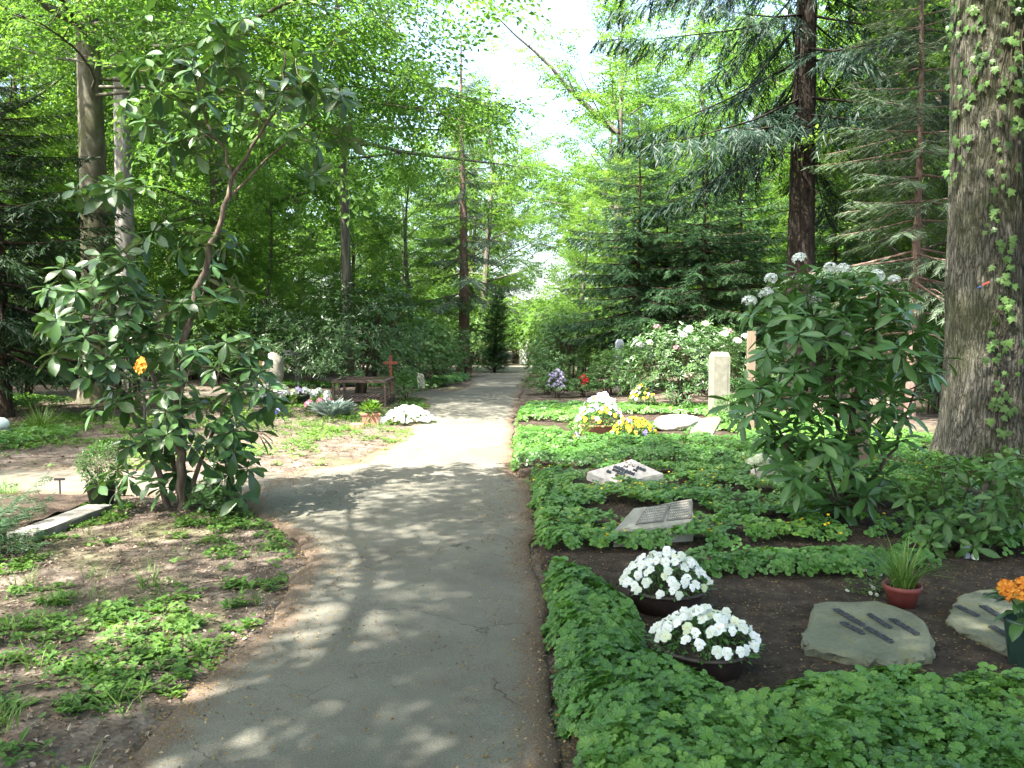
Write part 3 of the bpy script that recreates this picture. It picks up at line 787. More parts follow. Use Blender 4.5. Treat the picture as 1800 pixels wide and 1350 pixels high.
m_th = conif_meshes(30, 'column', ML['hemlock'], MB_['spruce'], H=3.6, r0=.08, base=.1, rad=.8, whorl=.16, per=7, sag=-.15, hang=.1, shoot=.4, wid=.03, nd=4, nsh=16, droop=-.5, power=.4)
tree('thuja_tree', m_th, (-.75, 34.6, 0), 'dark narrow columnar conifer at the end of the path', 'tree', crown='foliage')

# --- the ivy-clad trunk on the right: ridged mesh, trunk + crown + ivy
def ivy_oak(loc):
    rng = np.random.RandomState(31)
    t = thing('oak_tree', 'thick ridged oak trunk clad with ivy at the right edge', 'tree', loc)
    mb = MB(); n = 110; sides = 110
    z = np.concatenate([np.linspace(-.3, 1.5, 26), np.linspace(1.55, 9, 84)])
    P = np.column_stack([-.02 * z, .01 * z, z])
    rad = .545 + .15 * np.exp(-np.clip(z, 0, 9) / .40) - .012 * z
    a = np.arange(sides) / sides * 2 * math.pi
    wob = []
    for i in range(n):
        q = np.column_stack([np.cos(a) * 7.5, np.sin(a) * 7.5, np.full(sides, z[i] * .9)])
        big = .05 * np.cos(3 * a + .8 + .1 * z[i]) + (.16 * np.exp(-max(z[i], 0) / .5)) * np.cos(5 * a + 1.0)
        groove = -.10 * np.exp(-((np.angle(np.exp(1j * (a - R(280)))) / .10) ** 2))
        wob.append(1 + big + groove + .085 * (vnoise(q, 1, 31) - .5) + .05 * (vnoise(q * [3.2, 3.2, 1.6], 1, 32) - .5))
    # first tangent-frame direction is arbitrary, so build rings directly
    ring = [np.column_stack([P[i, 0] + np.cos(a) * rad[i] * wob[i], P[i, 1] + np.sin(a) * rad[i] * wob[i], np.full(sides, z[i])]) for i in range(n)]
    V = np.concatenate(ring); ii = np.arange(n - 1)[:, None] * sides; j = np.arange(sides)[None]; j2 = (j + 1) % sides
    mb.add(V, np.stack([ii + j, ii + j2, ii + sides + j2, ii + sides + j], -1).reshape(-1, 4), .5, 0, True)
    up = trunk_path(rng, 14, .2, n=8); up[:, 2] = np.linspace(8.9, 22, 8); up[:, :2] += [-.18, .09]
    mb.tube(up, np.linspace(.45, .1, 8), 14)
    link('trunk', mb.mesh('ivy_oak_trunk', MB_['ivyoak']), t)
    w, c = decid_meshes(32, 'ivy_oak_crown', ML['oak'], MB_['oak'], H=22, r0=.2, base=9.5, rad=6, limbs=18, subs=8, leaf=.15, spray_n=50, spray_len=1.2)
    link('limb', w, t); link('crown', c, t)
    def surf(ang, h):
        r = (.545 + .15 * math.exp(-max(h, 0) / .40) - .012 * h)
        return np.array([-.02 * h + math.cos(ang) * r * 1.03, .01 * h + math.sin(ang) * r * 1.03, h])
    iv = link('ivy', None, t)
    st = MB(); L = []
    cen = math.atan2(-loc[1], -loc[0])
    for (a0, z0, z1, da, dens) in ((.18, .0, 3.2, -.18, 15), (.22, .6, 2.7, .05, 17), (.0, 2.9, 6.4, .35, 13), (-.5, 3.6, 6.4, .25, 14), (-.85, 3.4, 6.6, .1, 14), (.35, 3.2, 6.6, .1, 13), (.55, 3.9, 6.5, .1, 12), (-.2, 4.4, 6.6, -.1, 12), (.75, .2, 4.5, -.1, 9), (-1.1, 4.2, 6.6, .05, 11)):
        m = 26; pts = []
        ph = rng.uniform(0, 6)
        for i in range(m):
            u = i / (m - 1); an = cen + a0 + da * u + .07 * math.sin(ph + 9 * u) + .03 * math.sin(23 * u + ph)
            pts.append(surf(an, z0 + (z1 - z0) * u))
        pts = np.array(pts); st.tube(pts, np.linspace(.009, .003, m), 4, cap=False)
        for k in range(int((z1 - z0) * dens)):
            u = rng.rand() ** .9; an = cen + a0 + da * u + .07 * math.sin(ph + 9 * u) + .03 * math.sin(23 * u + ph) + rng.normal(0, .085)
            h = z0 + (z1 - z0) * u + rng.normal(0, .05)
            pp = surf(an, max(h, .05)); out = np.array([math.cos(an), math.sin(an), .15])
            L.append((pp + out * rng.uniform(.02, .06), out, rng.uniform(.05, .10), rng.uniform(.05, .8)))
    link('stem', st.mesh('ivy_stem', MB_['shrub_dark']), iv)
    tmpl = []
    for q in range(5):
        b = MB(); b.inst(LI, np.eye(3)[None], np.zeros((1, 3)), 1, .15 + .18 * q); tmpl.append(b.mesh('ivy_leaf', ML['ivy']))
    # leaves face outwards, tips down
    ex = MB()
    L.sort(key=lambda q: (q[0] + np.array(loc))[1])
    for i, (pp, out, s, tn) in enumerate(L):
        d = np.array([rng.normal(0, .55), 0, -1.0]); d = d - out * (d @ out) * .8; d = nrm(d)
        Rm = frames(d, nrm(out + rng.normal(0, .42, 3)))
        if i < 300:
            o = link('leaf', tmpl[int(tn * 5) % 5], iv)
            M = np.eye(4); M[:3, :3] = Rm[0] * s; M[:3, 3] = pp
            o.matrix_local = Matrix(M.tolist())
        else: ex.inst(LI, Rm, pp[None], s, tn)
    if ex.V: link('leafage', ex.mesh('ivy_leafage', ML['ivy']), iv, kind='stuff')
    # forester's paint mark
    for (px, py, mat, nm, sz) in ((1689, 508, M_PAINT_BLUE, 'blue_paint_mark', .028), (1697, 502, M_PAINT_RED, 'red_paint_mark', .034)):
        q = at(px, py, loc[1]) - np.array(loc); ang = math.asin(np.clip((q[0] + .02 * q[2]) / .56, -1, 1)) - math.pi / 2
        b = MB(); n = 9
        V, F = [], []
        for i in range(n):
            u = i / (n - 1) - .5
            for s_ in (-.32, .32):
                an = ang + u * sz * 2 / .56 + rng.normal(0, .004); h = q[2] + u * sz * .9 + s_ * sz * (.8 + .4 * rng.rand())
                pt = surf(an, h); V.append(pt + np.array([math.cos(an), math.sin(an), 0]) * .022)
        F = [[2 * i, 2 * i + 2, 2 * i + 3, 2 * i + 1] for i in range(n - 1)]
        b.add(V, F, .5, 0, True); link(nm, b.mesh(nm, mat), t)
    return t
ivy_oak((5.78, 9.6, 0))

# --- background wood
rb = np.random.RandomState(77)
ZONES = [(-9999, 150, 'behind the dark yews at the left edge'), (150, 290, 'behind the two beech trunks'), (290, 470, 'behind the tall rhododendron'), (470, 640, 'behind the slender limbed tree'), (640, 760, 'between the limbed tree and the sunlit spruce'), (760, 880, 'behind the sunlit spruce'),
    (880, 1000, 'straight beyond the end of the path'), (1000, 1130, 'around the forked oak beyond the path'), (1130, 1290, 'behind the hemlocks'), (1290, 1460, 'behind the big dark spruce'), (1460, 1560, 'between the dark spruce and the slender pine'), (1560, 1670, 'behind the slender pine'), (1670, 99999, 'behind the ivy-clad trunk')]
ORD = 'nearest second third fourth fifth sixth seventh eighth ninth tenth eleventh twelfth thirteenth fourteenth fifteenth sixteenth seventeenth eighteenth nineteenth twentieth'.split()
def relabel(objs, noun):
    by = {}
    for o in objs:
        px = 900 + 1413 * o.location.x / o.location.y
        z = [q[2] for q in ZONES if q[0] <= px < q[1]][0]
        by.setdefault(z, []).append(o)
    for z, l in by.items():
        l.sort(key=lambda o: o.location.y)
        for i, o in enumerate(l):
            o['label'] = (noun + ' ' + z) if len(l) == 1 else ('%s%s %s' % (ORD[min(i, 19)], ' ' + noun if i == 0 else ' farthest-back ' + noun if False else ' ' + noun + ' back', z) if i else '%s %s %s' % (ORD[0], noun, z))
def fill_tree(kind, x, y, sc, lab=None):
    if kind == 'beech': place(BEECH[rb.randint(2)], x, y, lab or 'broadleaf tree with sunlit yellow-green leaves in the wood behind', 'broadleaf trees in the wood behind', sc, name='beech_tree')
    elif kind == 'oak': place(OAK[rb.randint(3)], x, y, lab or 'tree with light green spring leaves in the wood behind', 'light green trees in the wood behind', sc, name='oak_tree')
    else: place(SPRUCE[rb.randint(2)], x, y, lab or 'dark spruce among the broadleaf trees in the wood behind', 'spruces in the wood behind', sc, name='spruce_tree')
for y, step in ((31, 5.0), (38, 5.5), (47, 5.5), (57, 7), (70, 11), (86, 15)):
    x = -.80 * y + rb.uniform(0, step)
    while x < .80 * y:
        yy = y + rb.uniform(-2.5, 2.5); xx = x + rb.uniform(-1.5, 1.5)
        x += step
        pxc = 900 + 1413 * xx / yy
        if yy < 37 and -8.5 < xx < 12: continue
        if 36.5 < yy < 44: yy = 45 + rb.uniform(0, 1.5)
        if yy < 62 and abs(xx - .5) < (3.4 if yy < 50 else 3.0): continue
        r_ = rb.rand()
        kind = 'oak' if r_ < .58 else ('beech' if r_ < .88 else 'spruce')
        if 820 < pxc < 1130 and kind == 'spruce': kind = 'oak'
        sc = rb.uniform(.85, 1.15)
        if 780 < pxc < 1190:
            hmax = EYE + (590 - 165) / 1413 * yy
            if 860 < pxc < 1090: hmax = EYE + (590 - 205) / 1413 * yy
            sc = min(sc, hmax / 21.5)
            if sc < .35 or (yy > 44 and rb.rand() < .45): continue
        if yy < 52 and -11 < xx < 5: sc = min(sc, .5); kind = 'oak'
        fill_tree(kind, xx, yy, sc)
m_sh = decid_meshes(33, 'shade_beech', ML['beech'], MB_['beech'], H=16, r0=.30, base=5.8, rad=4.8, limbs=28, subs=12, leaf=.12, spray_n=64, spray_len=1.1, step=.36)  # beech added out of view, crown shaped to cast the foreground shade
sh = tree('beech_tree', m_sh, (-3.9, 1.0, -.05), 'unseen beech added just left of the viewpoint to shade the near path', 'tree')
copy_tree(sh[0], sh[1], (-1.3, -.6, -.05), 2.2, 1.12, 'unseen beech added behind the viewpoint to shade the grave beds')  # unseen copy, added for its shade on the beds
copy_tree(sh[0], sh[1], (-12.6, 7.6, -.05), 1.0, .8, 'smaller unseen beech added left of the view to shade the far side of the side path')  # unseen copy, added to darken the clearing beyond the side path
copy_tree(sh[0], sh[1], (5.4, 3.6, -.05), 4.0, 1.05, 'unseen beech added right of the viewpoint to shade the ivy-clad trunk')  # unseen copy, added to keep sun off the ivy-clad trunk
# trees of the nearer wood to either side, some of them outside the frame but shading the graves
for x, y, kind, sc in ((-17.5, 26, 'oak', 1.0), (-21, 21, 'beech', .95), (13.5, 27, 'oak', 1.05), (12.2, 34, 'beech', 1.0), (16.5, 21.5, 'spruce', .95), (18, 30, 'oak', 1.0), (11.2, 19.5, 'oak', .8),
                       ):
    fill_tree(kind, x, y, sc)
for x, y, kind, sc, rz in ((-5.0, -7.5, 'beech', 1.0, 2), (-18, -3, 'oak', 1.0, 1), (6.5, -6.5, 'oak', 1.0, 2), (12.5, 4, 'oak', .9, 0)):
    fill_tree(kind, x, y, sc, {(-5.0): 'beech behind the viewpoint on the left', (-18): 'light green oak far to the left of the viewpoint', 6.5: 'light green oak behind the viewpoint on the right', 12.5: 'light green oak right of the ivy-clad trunk, outside the view'}[x])

# ------------------------------------------------------------------ shrubs
def dome_meshes(seed, name, leafm, rad=1.5, H=2.0, n=500, leaf=.13, wid=.30, per=8, gap=.0, stems=6, skirt=.15, flowers=None, nfl=0, quad=False):
    """evergreen dome: whorls of leaves spread through the outer half of its volume on branching stems"""
    rng = np.random.RandomState(seed)
    wood = MB(); fol = MB(); fl = MB()
    u = rng.uniform(0, 1, n); th = rng.uniform(0, 2 * math.pi, n)
    el = np.arcsin(np.clip(u ** .8, 0, 1)); k = rng.uniform(.45, 1.0, n) ** .5
    d = np.column_stack([np.cos(th) * np.cos(el), np.sin(th) * np.cos(el), np.sin(el)])
    lump = .72 + .5 * vnoise(d * 1.7, 1, seed)
    P = d * np.column_stack([np.full(n, rad), np.full(n, rad), np.full(n, H * (1 - skirt))]) * (k * lump)[:, None]
    P[:, 2] += skirt * H
    keep = vnoise(P, 1.6 / rad * 2, seed + 5) > gap
    P, d = P[keep], d[keep]
    for s in range(stems):
        tgt = P[rng.randint(len(P))] * [.75, .75, .8]; b = np.array([rng.normal(0, .08), rng.normal(0, .08), -.1])
        mid = b * .5 + tgt * .5 + np.array([*rng.normal(0, .12, 2), .12 * H])
        wood.tube([b, b * .7 + mid * .3 + [0, 0, .1 * H], mid, tgt], np.array([.03, .026, .02, .008]) * (H / 2) ** .5, 5)
        for q in range(8):
            e_ = P[np.argmin(((P - (mid * .4 + tgt * .6) - rng.normal(0, rad * .35, 3)) ** 2).sum(1))]
            wood.tube([mid * .5 + tgt * .5, (mid * .5 + tgt * .5) * .45 + e_ * .55 + [0, 0, -.05], e_], [.010, .008, .004], 4, cap=False)
    LP, LDr, LS, LTn, LU = [], [], [], [], []
    tb = np.clip(.5 + .6 * (vnoise(P, 1.3 / rad, seed + 1) - .5) + rng.normal(0, .1, len(P)), .05, .95)
    for p_, dd, tt in zip(P, d, tb):
        ax = nrm(dd + [0, 0, .7]); R0 = frames(ax, [1, .2, .1])[0]
        ph = rng.uniform(0, 6)
        m = per + rng.randint(-1, 2)
        for i in range(m):
            a = ph + i * 2 * math.pi / m; e_ = R(rng.uniform(-22, 38))
            v = (R0[:, 0] * math.cos(a) + R0[:, 2] * math.sin(a)) * math.cos(e_) + ax * math.sin(e_)
            LP.append(p_ + v * leaf * .12); LDr.append(v); LS.append(leaf * rng.uniform(.7, 1.15)); LTn.append(tt + rng.normal(0, .07)); LU.append(ax + .25 * rng.normal(0, 1, 3))
    tm = leaf_blade(wid, 2, .22) if quad else leaf_diamond(wid, .06)
    fol.inst(tm, frames(np.array(LDr), nrm(np.array(LU))), np.array(LP), np.array(LS), np.clip(LTn, 0, 1))
    return wood.mesh(name + '_stem', MB_['shrub_dark']), fol.mesh(name + '_foliage', leafm), P, d

def shrub(ms, loc, label, name='shrub', cat='shrub', rz=0, sc=1.0, group=None):
    t = thing(name, label, cat, loc, rz, group); t.scale = sc if isinstance(sc, tuple) else (sc,) * 3
    return t, [link('stem', ms[0], t), link('foliage', ms[1], t)]

D_RH = [dome_meshes(41 + i, 'rhododendron', ML['rhodo'], 1.5, 2.3, 620, .13, .32, 8, .22) for i in range(2)]
D_BR = [dome_meshes(44 + i, 'bush', ML['azalea'], 1.4, 2.6, 800, .09, .5, 7, .25) for i in range(2)]
D_LT = [dome_meshes(47 + i, 'bush', ML['oak'], 1.7, 3.4, 900, .11, .55, 6, .25) for i in range(2)]
def more(base, loc, rz, sc, label, group=None): return copy_tree(base[0], base[1], loc, rz, sc, label, group)

# named shrubs of the middle distance
rh1 = shrub(D_RH[0], (-4.15, 21.9, 0), 'large dark rhododendron behind the wooden rack', 'rhododendron', sc=(1.3, 1.15, 1.5))
rh2 = shrub(D_RH[1], (3.6, 17.2, 0), 'broad rhododendron with pale pink and white flower heads beside the stone stele', 'rhododendron', sc=(.95, .9, .88))
br1 = shrub(D_BR[0], (-2.75, 25.2, 0), 'loose green bush left of the path, behind the small tilted stone', 'bush', sc=(.85, .85, .95))
br2 = shrub(D_BR[1], (1.9, 25.5, 0), 'tall light green bush right of the path before the hemlocks', 'bush', sc=(1.05, 1, .95))
lt1 = shrub(D_LT[0], (2.7, 30.5, 0), 'feathery yellow-green bush at the far right side of the path', 'bush')
lt2 = shrub(D_LT[1], (-3.2, 33.5, 0), 'yellow-green bush at the foot of the far sunlit spruce', 'bush', sc=.9)
LBL = [
 (rh1, (-6.4, 25.6, 0), 1.0, 1.15, 'dark rhododendron behind the iron cross', ''), (rh1, (-8.3, 27.5, 0), 2.2, 1.3, 'dark rhododendron behind the rounded gravestone', ''),
 (rh2, (-3.5, 27.6, 0), 4.2, 1.0, 'rhododendron behind the red-brown wooden cross', ''), (rh1, (-10.6, 22.6, 0), 3.0, 1.0, 'dark rhododendron between the two beech trunks', ''),
 (rh2, (4.9, 19.8, 0), 1.0, .9, 'dark rhododendron in front of the big dark spruce trunk', ''), (rh1, (8.6, 16.4, 0), 5.0, .75, 'rhododendron behind the slender pine', ''),
 (rh2, (10.2, 17.5, 0), 2.0, .95, 'rhododendron between the pine and the ivy-clad trunk', ''),
 (br1, (.95, 21.9, 0), 1.0, (.55, .6, .42), 'low green bush at the right path edge beyond the lit ground cover', ''), (br2, (2.6, 21.6, 0), 2.0, (.6, .6, .5), 'low dark bush beside the red azalea', ''),
 (br1, (3.2, 21.9, 0), 3.0, (.7, .7, .6), 'round bush between the red azalea and the pink-flowered rhododendron', ''), (br2, (1.45, 28.6, 0), 4.0, (.9, .9, .85), 'green bush leaning over the far end of the path', ''),
 (br1, (-1.9, 31.2, 0), 5.0, (.75, .75, .8), 'small bush at the left edge of the far path', ''), (br2, (-5.3, 31, 0), .5, 1.0, 'green bush behind the slender tree with bare limbs', ''),
 (lt1, (-7.6, 32.5, 0), 2.0, 1.0, 'bright bush in the sun behind the dark rhododendrons', ''), (lt2, (-11.5, 29, 0), 1.0, 1.0, 'bright bush behind the pale beech trunk', ''),
 (lt1, (5.2, 31.8, 0), 3.5, .95, 'light green bush under the hemlocks', ''), (lt2, (8.7, 31.5, 0), 3.5, 1.0, 'light green bush behind the dark spruce trunk', ''),
 (br1, (-13.2, 21.8, 0), 1.7, .9, 'bush behind the dark yews at the left edge', ''), (br2, (11.2, 22.6, 0), 2.7, .9, 'bush seen right of the slender pine', ''),
 (lt2, (13.6, 24, 0), .7, .9, 'pale green bush partly hidden by the ivy-clad trunk', ''), (br1, (7.2, 21.6, 0), 4.7, .7, 'dark bush at the foot of the big spruce', ''),
]
for b, loc, rz, sc, lb, _ in LBL: more(b, loc, rz, sc, lb)
rs = np.random.RandomState(5)
for x, y, sc, lb in ((-7.0, 34.6, .5, 'young broadleaf tree left of the slender limbed tree'), (-4.4, 35.6, .55, 'young broadleaf tree behind the slender limbed tree'), (-12.2, 35.0, .55, 'young broadleaf tree behind the two beech trunks'),
    (-9.2, 30.0, .42, 'small young tree glowing in the sun behind the dark rhododendrons'), (2.9, 34.0, .42, 'small light green tree overhanging the far right side of the path'), (4.7, 36.0, .55, 'young light green tree behind the hemlocks'), (7.4, 35.6, .55, 'young light green tree behind the dark spruce'),
    (10.4, 30.0, .5, 'young light green tree right of the dark spruce'), (13.4, 31.0, .55, 'young tree behind the slender pine'), (-15.0, 27.5, .5, 'young tree behind the dark yews'), (-18.5, 31, .6, 'young tree beyond the dark yews at the far left')):
    place(OAK[1], x, y, lb, 'young trees of the undergrowth', sc, name='young_tree')
for px_, y_ in ((850, 52), (1065, 49.5), (820, 62), (1120, 56)):
    fill_tree('oak', (px_ - 900) / 1413 * y_, y_, (EYE + (590 - (rs.uniform(130, 170) if abs(px_ - 965) > 90 else rs.uniform(215, 260))) / 1413 * y_) / 19.5)
for i, (x, y, sc, lb) in enumerate(((-6.2, 36.4, 1.6, 'tall bright bush behind the small young trees'), (-1.6, 44.4, 1.25, 'sunlit bush closing the view left of the white block'), (2.2, 44.8, 1.35, 'sunlit bush closing the view right of the white block'), (4.4, 45.0, 1.7, 'tall sunlit bush on the far side of the cross path'), (-3.8, 44.9, 1.6, 'tall bush on the far side of the cross path, left of the path'), (.2, 47.6, 1.3, 'bush behind the white block'),
    (1.9, 30.9, .95, 'light bush bending over the right side of the far path'), (-9.6, 25.9, 1.05, 'bright bush right of the pale beech trunk'))):
    more((lt1, lt2)[i % 2], (x, y, 0), i * 1.3, sc, lb)
p_ = gp(372, 900); more(br1, (p_[0], p_[1], 0), 1.0, (.2, .18, .13), 'low leafy seedlings at the foot of the tall rhododendron')
for y in (44.6, 48, 54, 62, 76):
    x = -.72 * y
    while x < .72 * y:
        x += rs.uniform(2.6, 4.4) * (y / 50)
        if y < 46 and abs(x - .62) < 1.5: continue
        b = [lt1, lt2, br1, br2, rh1][rs.randint(5)]
        s = rs.uniform(1.0, 1.7) * (y / 52) ** .5
        more(b, (x, y + rs.uniform(-1.2, 1.2), 0), rs.uniform(0, 6), s, 'undergrowth bush in the far wood', 'undergrowth bushes in the far wood')

# --- rhododendrons built leaf by leaf
RLB = [leaf_blade(w, 5, dr, .05, .6) for w, dr in ((.40, .22), (.44, .38), (.42, .08))]
RL = []
for q, (w, dr) in enumerate(((.30, .16), (.34, .28), (.31, .04))):
    RL.append(leaf_blade(w, 5, dr, .05, .58))
def leaf_shrub(name, label, cat, base, stems, tips, leafm, barkm, size, per=9, elev=(-30, 30), seed=0, sizevar=.2, nobj=300, twig=.006, up=.6, tmpls=RL):
    """stems: polylines (world) with radius; tips: world points (and axis) of the leaf whorls"""
    rng = np.random.RandomState(seed)
    base = np.array(base, float)
    t = thing(name, label, cat, base)
    wood = MB(); nodes = []
    for P, r0, r1 in stems:
        P = np.array(P, float) - base
        n = max(6, len(P) * 3); Q = np.array([interp(P, i / (n - 1)) for i in range(n)])
        Q[1:-1] += rng.normal(0, .012, (n - 2, 3))
        rr = np.linspace(r0, r1, n)
        wood.tube(Q, rr, 8)
        for q, w in zip(Q, rr): nodes.append((q, w))
    NP = np.array([n[0] for n in nodes]); NR = [n[1] for n in nodes]
    tips = [(np.array(p, float) - base) for p in tips]
    tips.sort(key=lambda p: np.min(((NP - p) ** 2).sum(1)))
    L = []
    for p in tips:
        dd = NP - p; cost = (dd ** 2).sum(1) + .35 * np.clip(dd[:, 2] + .05, 0, 9) ** 2 * 4 + .02
        j = int(np.argmin(cost)); q = NP[j]; r = max(.004, min(NR[j] * .75, twig * 2.2))
        dv = p - q; ln = np.linalg.norm(dv)
        c1 = q + dv * .4 + np.array([*rng.normal(0, .05 * ln, 2), -.10 * ln]); c2 = q + dv * .8 + np.array([*rng.normal(0, .03 * ln, 2), -.06 * ln])
        pts = np.array([q, c1, c2, p]); wood.tube(pts, [r, r * .8, max(r * .55, .0035), .0035], 5, tint=.5)
        NP = np.vstack([NP, c1, c2, p]); NR += [r * .8, r * .55, .0045]
        ax = nrm(nrm(p - c2) * .7 + np.array([rng.normal(0, .2), rng.normal(0, .2), up]))
        R0 = frames(ax, [1, .25, .1])[0]; ph = rng.uniform(0, 6); m = per + rng.randint(-2, 3); tb = rng.uniform(.3, .7)
        sz = size * rng.uniform(.85, 1.15)
        for i in range(m):
            a = ph + i * 2.4; u = i / m
            el = R(elev[0] + (elev[1] - elev[0]) * u + rng.normal(0, 9))
            v = (R0[:, 0] * math.cos(a) + R0[:, 2] * math.sin(a)) * math.cos(el) + ax * math.sin(el)
            L.append((p - ax * .03 * (1 - u) + v * .012, v, nrm(ax + .3 * rng.normal(0, 1, 3)), sz * (1.1 - .35 * u) * rng.uniform(1 - sizevar, 1 + sizevar), np.clip(tb + rng.normal(0, .12), 0, 1), rng.randint(len(tmpls))))
    link('stem', wood.mesh(name + '_stem', barkm), t)
    cam0 = np.array([0, 0, EYE])
    L.sort(key=lambda q: -q[3] / np.linalg.norm(q[0] + base - cam0))
    fol = MB(); shared = {}
    for i, (p, v, n_, s, tn, w) in enumerate(L):
        Rm = frames(v, n_)
        if i < nobj:
            key = (w, int(tn * 6))
            if key not in shared:
                b = MB(); b.inst(tmpls[w], np.eye(3)[None], np.zeros((1, 3)), 1, (key[1] + .5) / 6.5, smooth=True); shared[key] = b.mesh('rhododendron_leaf', leafm)
            o = link('leaf', shared[key], t)
            M = np.eye(4); M[:3, :3] = Rm[0] * s; M[:3, 3] = p; o.matrix_local = Matrix(M.tolist())
        else: fol.inst(tmpls[w], Rm, p[None], s, tn, smooth=True)
    if fol.V: link('foliage', fol.mesh(name + '_foliage', leafm), t, kind='stuff')
    return t, tips

def blob(rng, cx, cy, rx, ry, Y, dy, n):
    out = []
    while len(out) < n:
        a, b, c = rng.uniform(-1, 1, 3)
        if a * a + b * b + c * c > 1 or a * a + b * b < rng.rand() * .15: continue
        p = at(cx + a * rx, cy + b * ry, Y + c * dy)
        if p[2] > .15: out.append(p)
    return out
def spaced(pts, d):
    out = []
    for p in pts:
        if all(np.sum((p - q) ** 2) > d * d for q in out): out.append(p)
    return out
rl = np.random.RandomState(12)
tips = []
for cx, cy, rx, ry, Y, dy, n in ((165, 555, 105, 135, 7.1, .6, 46), (300, 470, 150, 85, 7.4, .7, 28), (370, 665, 120, 115, 7.1, .7, 44), (210, 660, 80, 90, 7.3, .7, 10), (310, 800, 160, 85, 7.2, .6, 36),
                                 (300, 130, 115, 120, 7.5, .6, 17), (450, 90, 170, 90, 7.5, .7, 21), (540, 215, 100, 110, 7.4, .6, 20), (400, 250, 120, 60, 7.5, .5, 8), (190, 345, 80, 40, 7.3, .4, 10), (260, 180, 70, 90, 7.5, .4, 8), (430, 770, 60, 80, 7.0, .4, 10), (390, 870, 60, 35, 7.2, .3, 6), (210, 850, 60, 40, 7.2, .3, 5)):
    tips += blob(rl, cx, cy, rx, ry, Y, dy, n)
tips = spaced(tips, .13)
W = lambda l, Y: [at(x, y, Y + dy) for x, y, dy in l]
stems = [(W([(318, 905, 0), (322, 830, 0), (312, 770, 0), (316, 690, -.05), (325, 600, -.05), (345, 530, 0), (368, 440, 0), (392, 370, .05), (408, 310, .05)], 7.3), .048, .020),
         (W([(408, 310, .05), (395, 260, .05), (362, 215, .05), (345, 150, .1)], 7.3), .018, .007), (W([(408, 310, .05), (450, 250, 0), (500, 170, 0), (500, 90, 0)], 7.3), .018, .006), (W([(395, 360, .05), (470, 280, .1), (560, 200, .1)], 7.3), .014, .006),
         (W([(330, 905, 0), (345, 840, .1), (370, 770, .1), (400, 700, .1)], 7.3), .03, .010), (W([(300, 905, .1), (280, 830, .1), (235, 740, .1), (190, 640, 0), (160, 560, 0)], 7.3), .034, .010),
         (W([(322, 905, .2), (300, 800, .3), (270, 680, .4), (235, 560, .4), (230, 480, .4)], 7.3), .03, .010), (W([(345, 905, 0), (380, 850, 0), (420, 790, -.1)], 7.3), .022, .007)]
leaf_shrub('rhododendron', 'tall open rhododendron with large leathery leaves in the left foreground', 'shrub', gp(322, 905), stems, tips, ML['rhodo'], MB_['shrub'], .18, 9, (-35, 30), 3, tmpls=RLB)

tips = []
for cx, cy, rx, ry, Y, dy, n in ((1440, 620, 130, 90 , 6.8, .6, 74), (1560, 640, 110, 110, 6.8, .6, 52), (1370, 720, 85, 80, 6.5, .5, 40), (1480, 740, 120, 80, 6.5, .5, 40), (1430, 540, 80, 60, 7.0, .4, 26), (1520, 520, 80, 50, 7.1, .4, 20), (1440, 825, 80, 50, 6.3, .3, 12), (1500, 850, 90, 40, 6.5, .4, 16), (1600, 560, 50, 40, 6.9, .3, 5), (1585, 760, 50, 40, 6.6, .3, 6)):
    tips += blob(rl, cx, cy, rx, ry, Y, dy, n)
tips = spaced(tips, .13)
truss = [(1405, 455), (1460, 470), (1482, 474), (1355, 490), (1347, 516), (1366, 545), (1430, 531), (1418, 527), (1543, 484), (1572, 492), (1318, 530), (1490, 585)]
TR = [at(x, y, 7.0) for x, y in truss]
tips += [p - np.array([0, 0, .10]) for p in TR]
stems = [(W([(1490, 905, 0), (1480, 820, 0), (1470, 740, 0), (1450, 640, .1), (1420, 540, .2)], 6.7), .032, .009), (W([(1500, 905, 0), (1502, 800, .1), (1500, 700, .1), (1530, 600, .2), (1545, 520, .3)], 6.7), .04, .010),
         (W([(1480, 905, 0), (1440, 840, -.1), (1385, 790, -.1), (1345, 720, -.1)], 6.6), .02, .008), (W([(1495, 905, 0), (1530, 850, 0), (1580, 780, 0), (1610, 680, .1)], 6.7), .02, .008), (W([(1488, 905, 0), (1460, 850, -.2), (1450, 790, -.25)], 6.6), .018, .007)]
rr_t, _ = leaf_shrub('rhododendron', 'leafy rhododendron with white flower trusses at its top in the right foreground', 'shrub', gp(1490, 905), stems, tips, ML['rhodo_b'], MB_['shrub_dark'], .19, 8, (-30, 32), 4, up=.75)

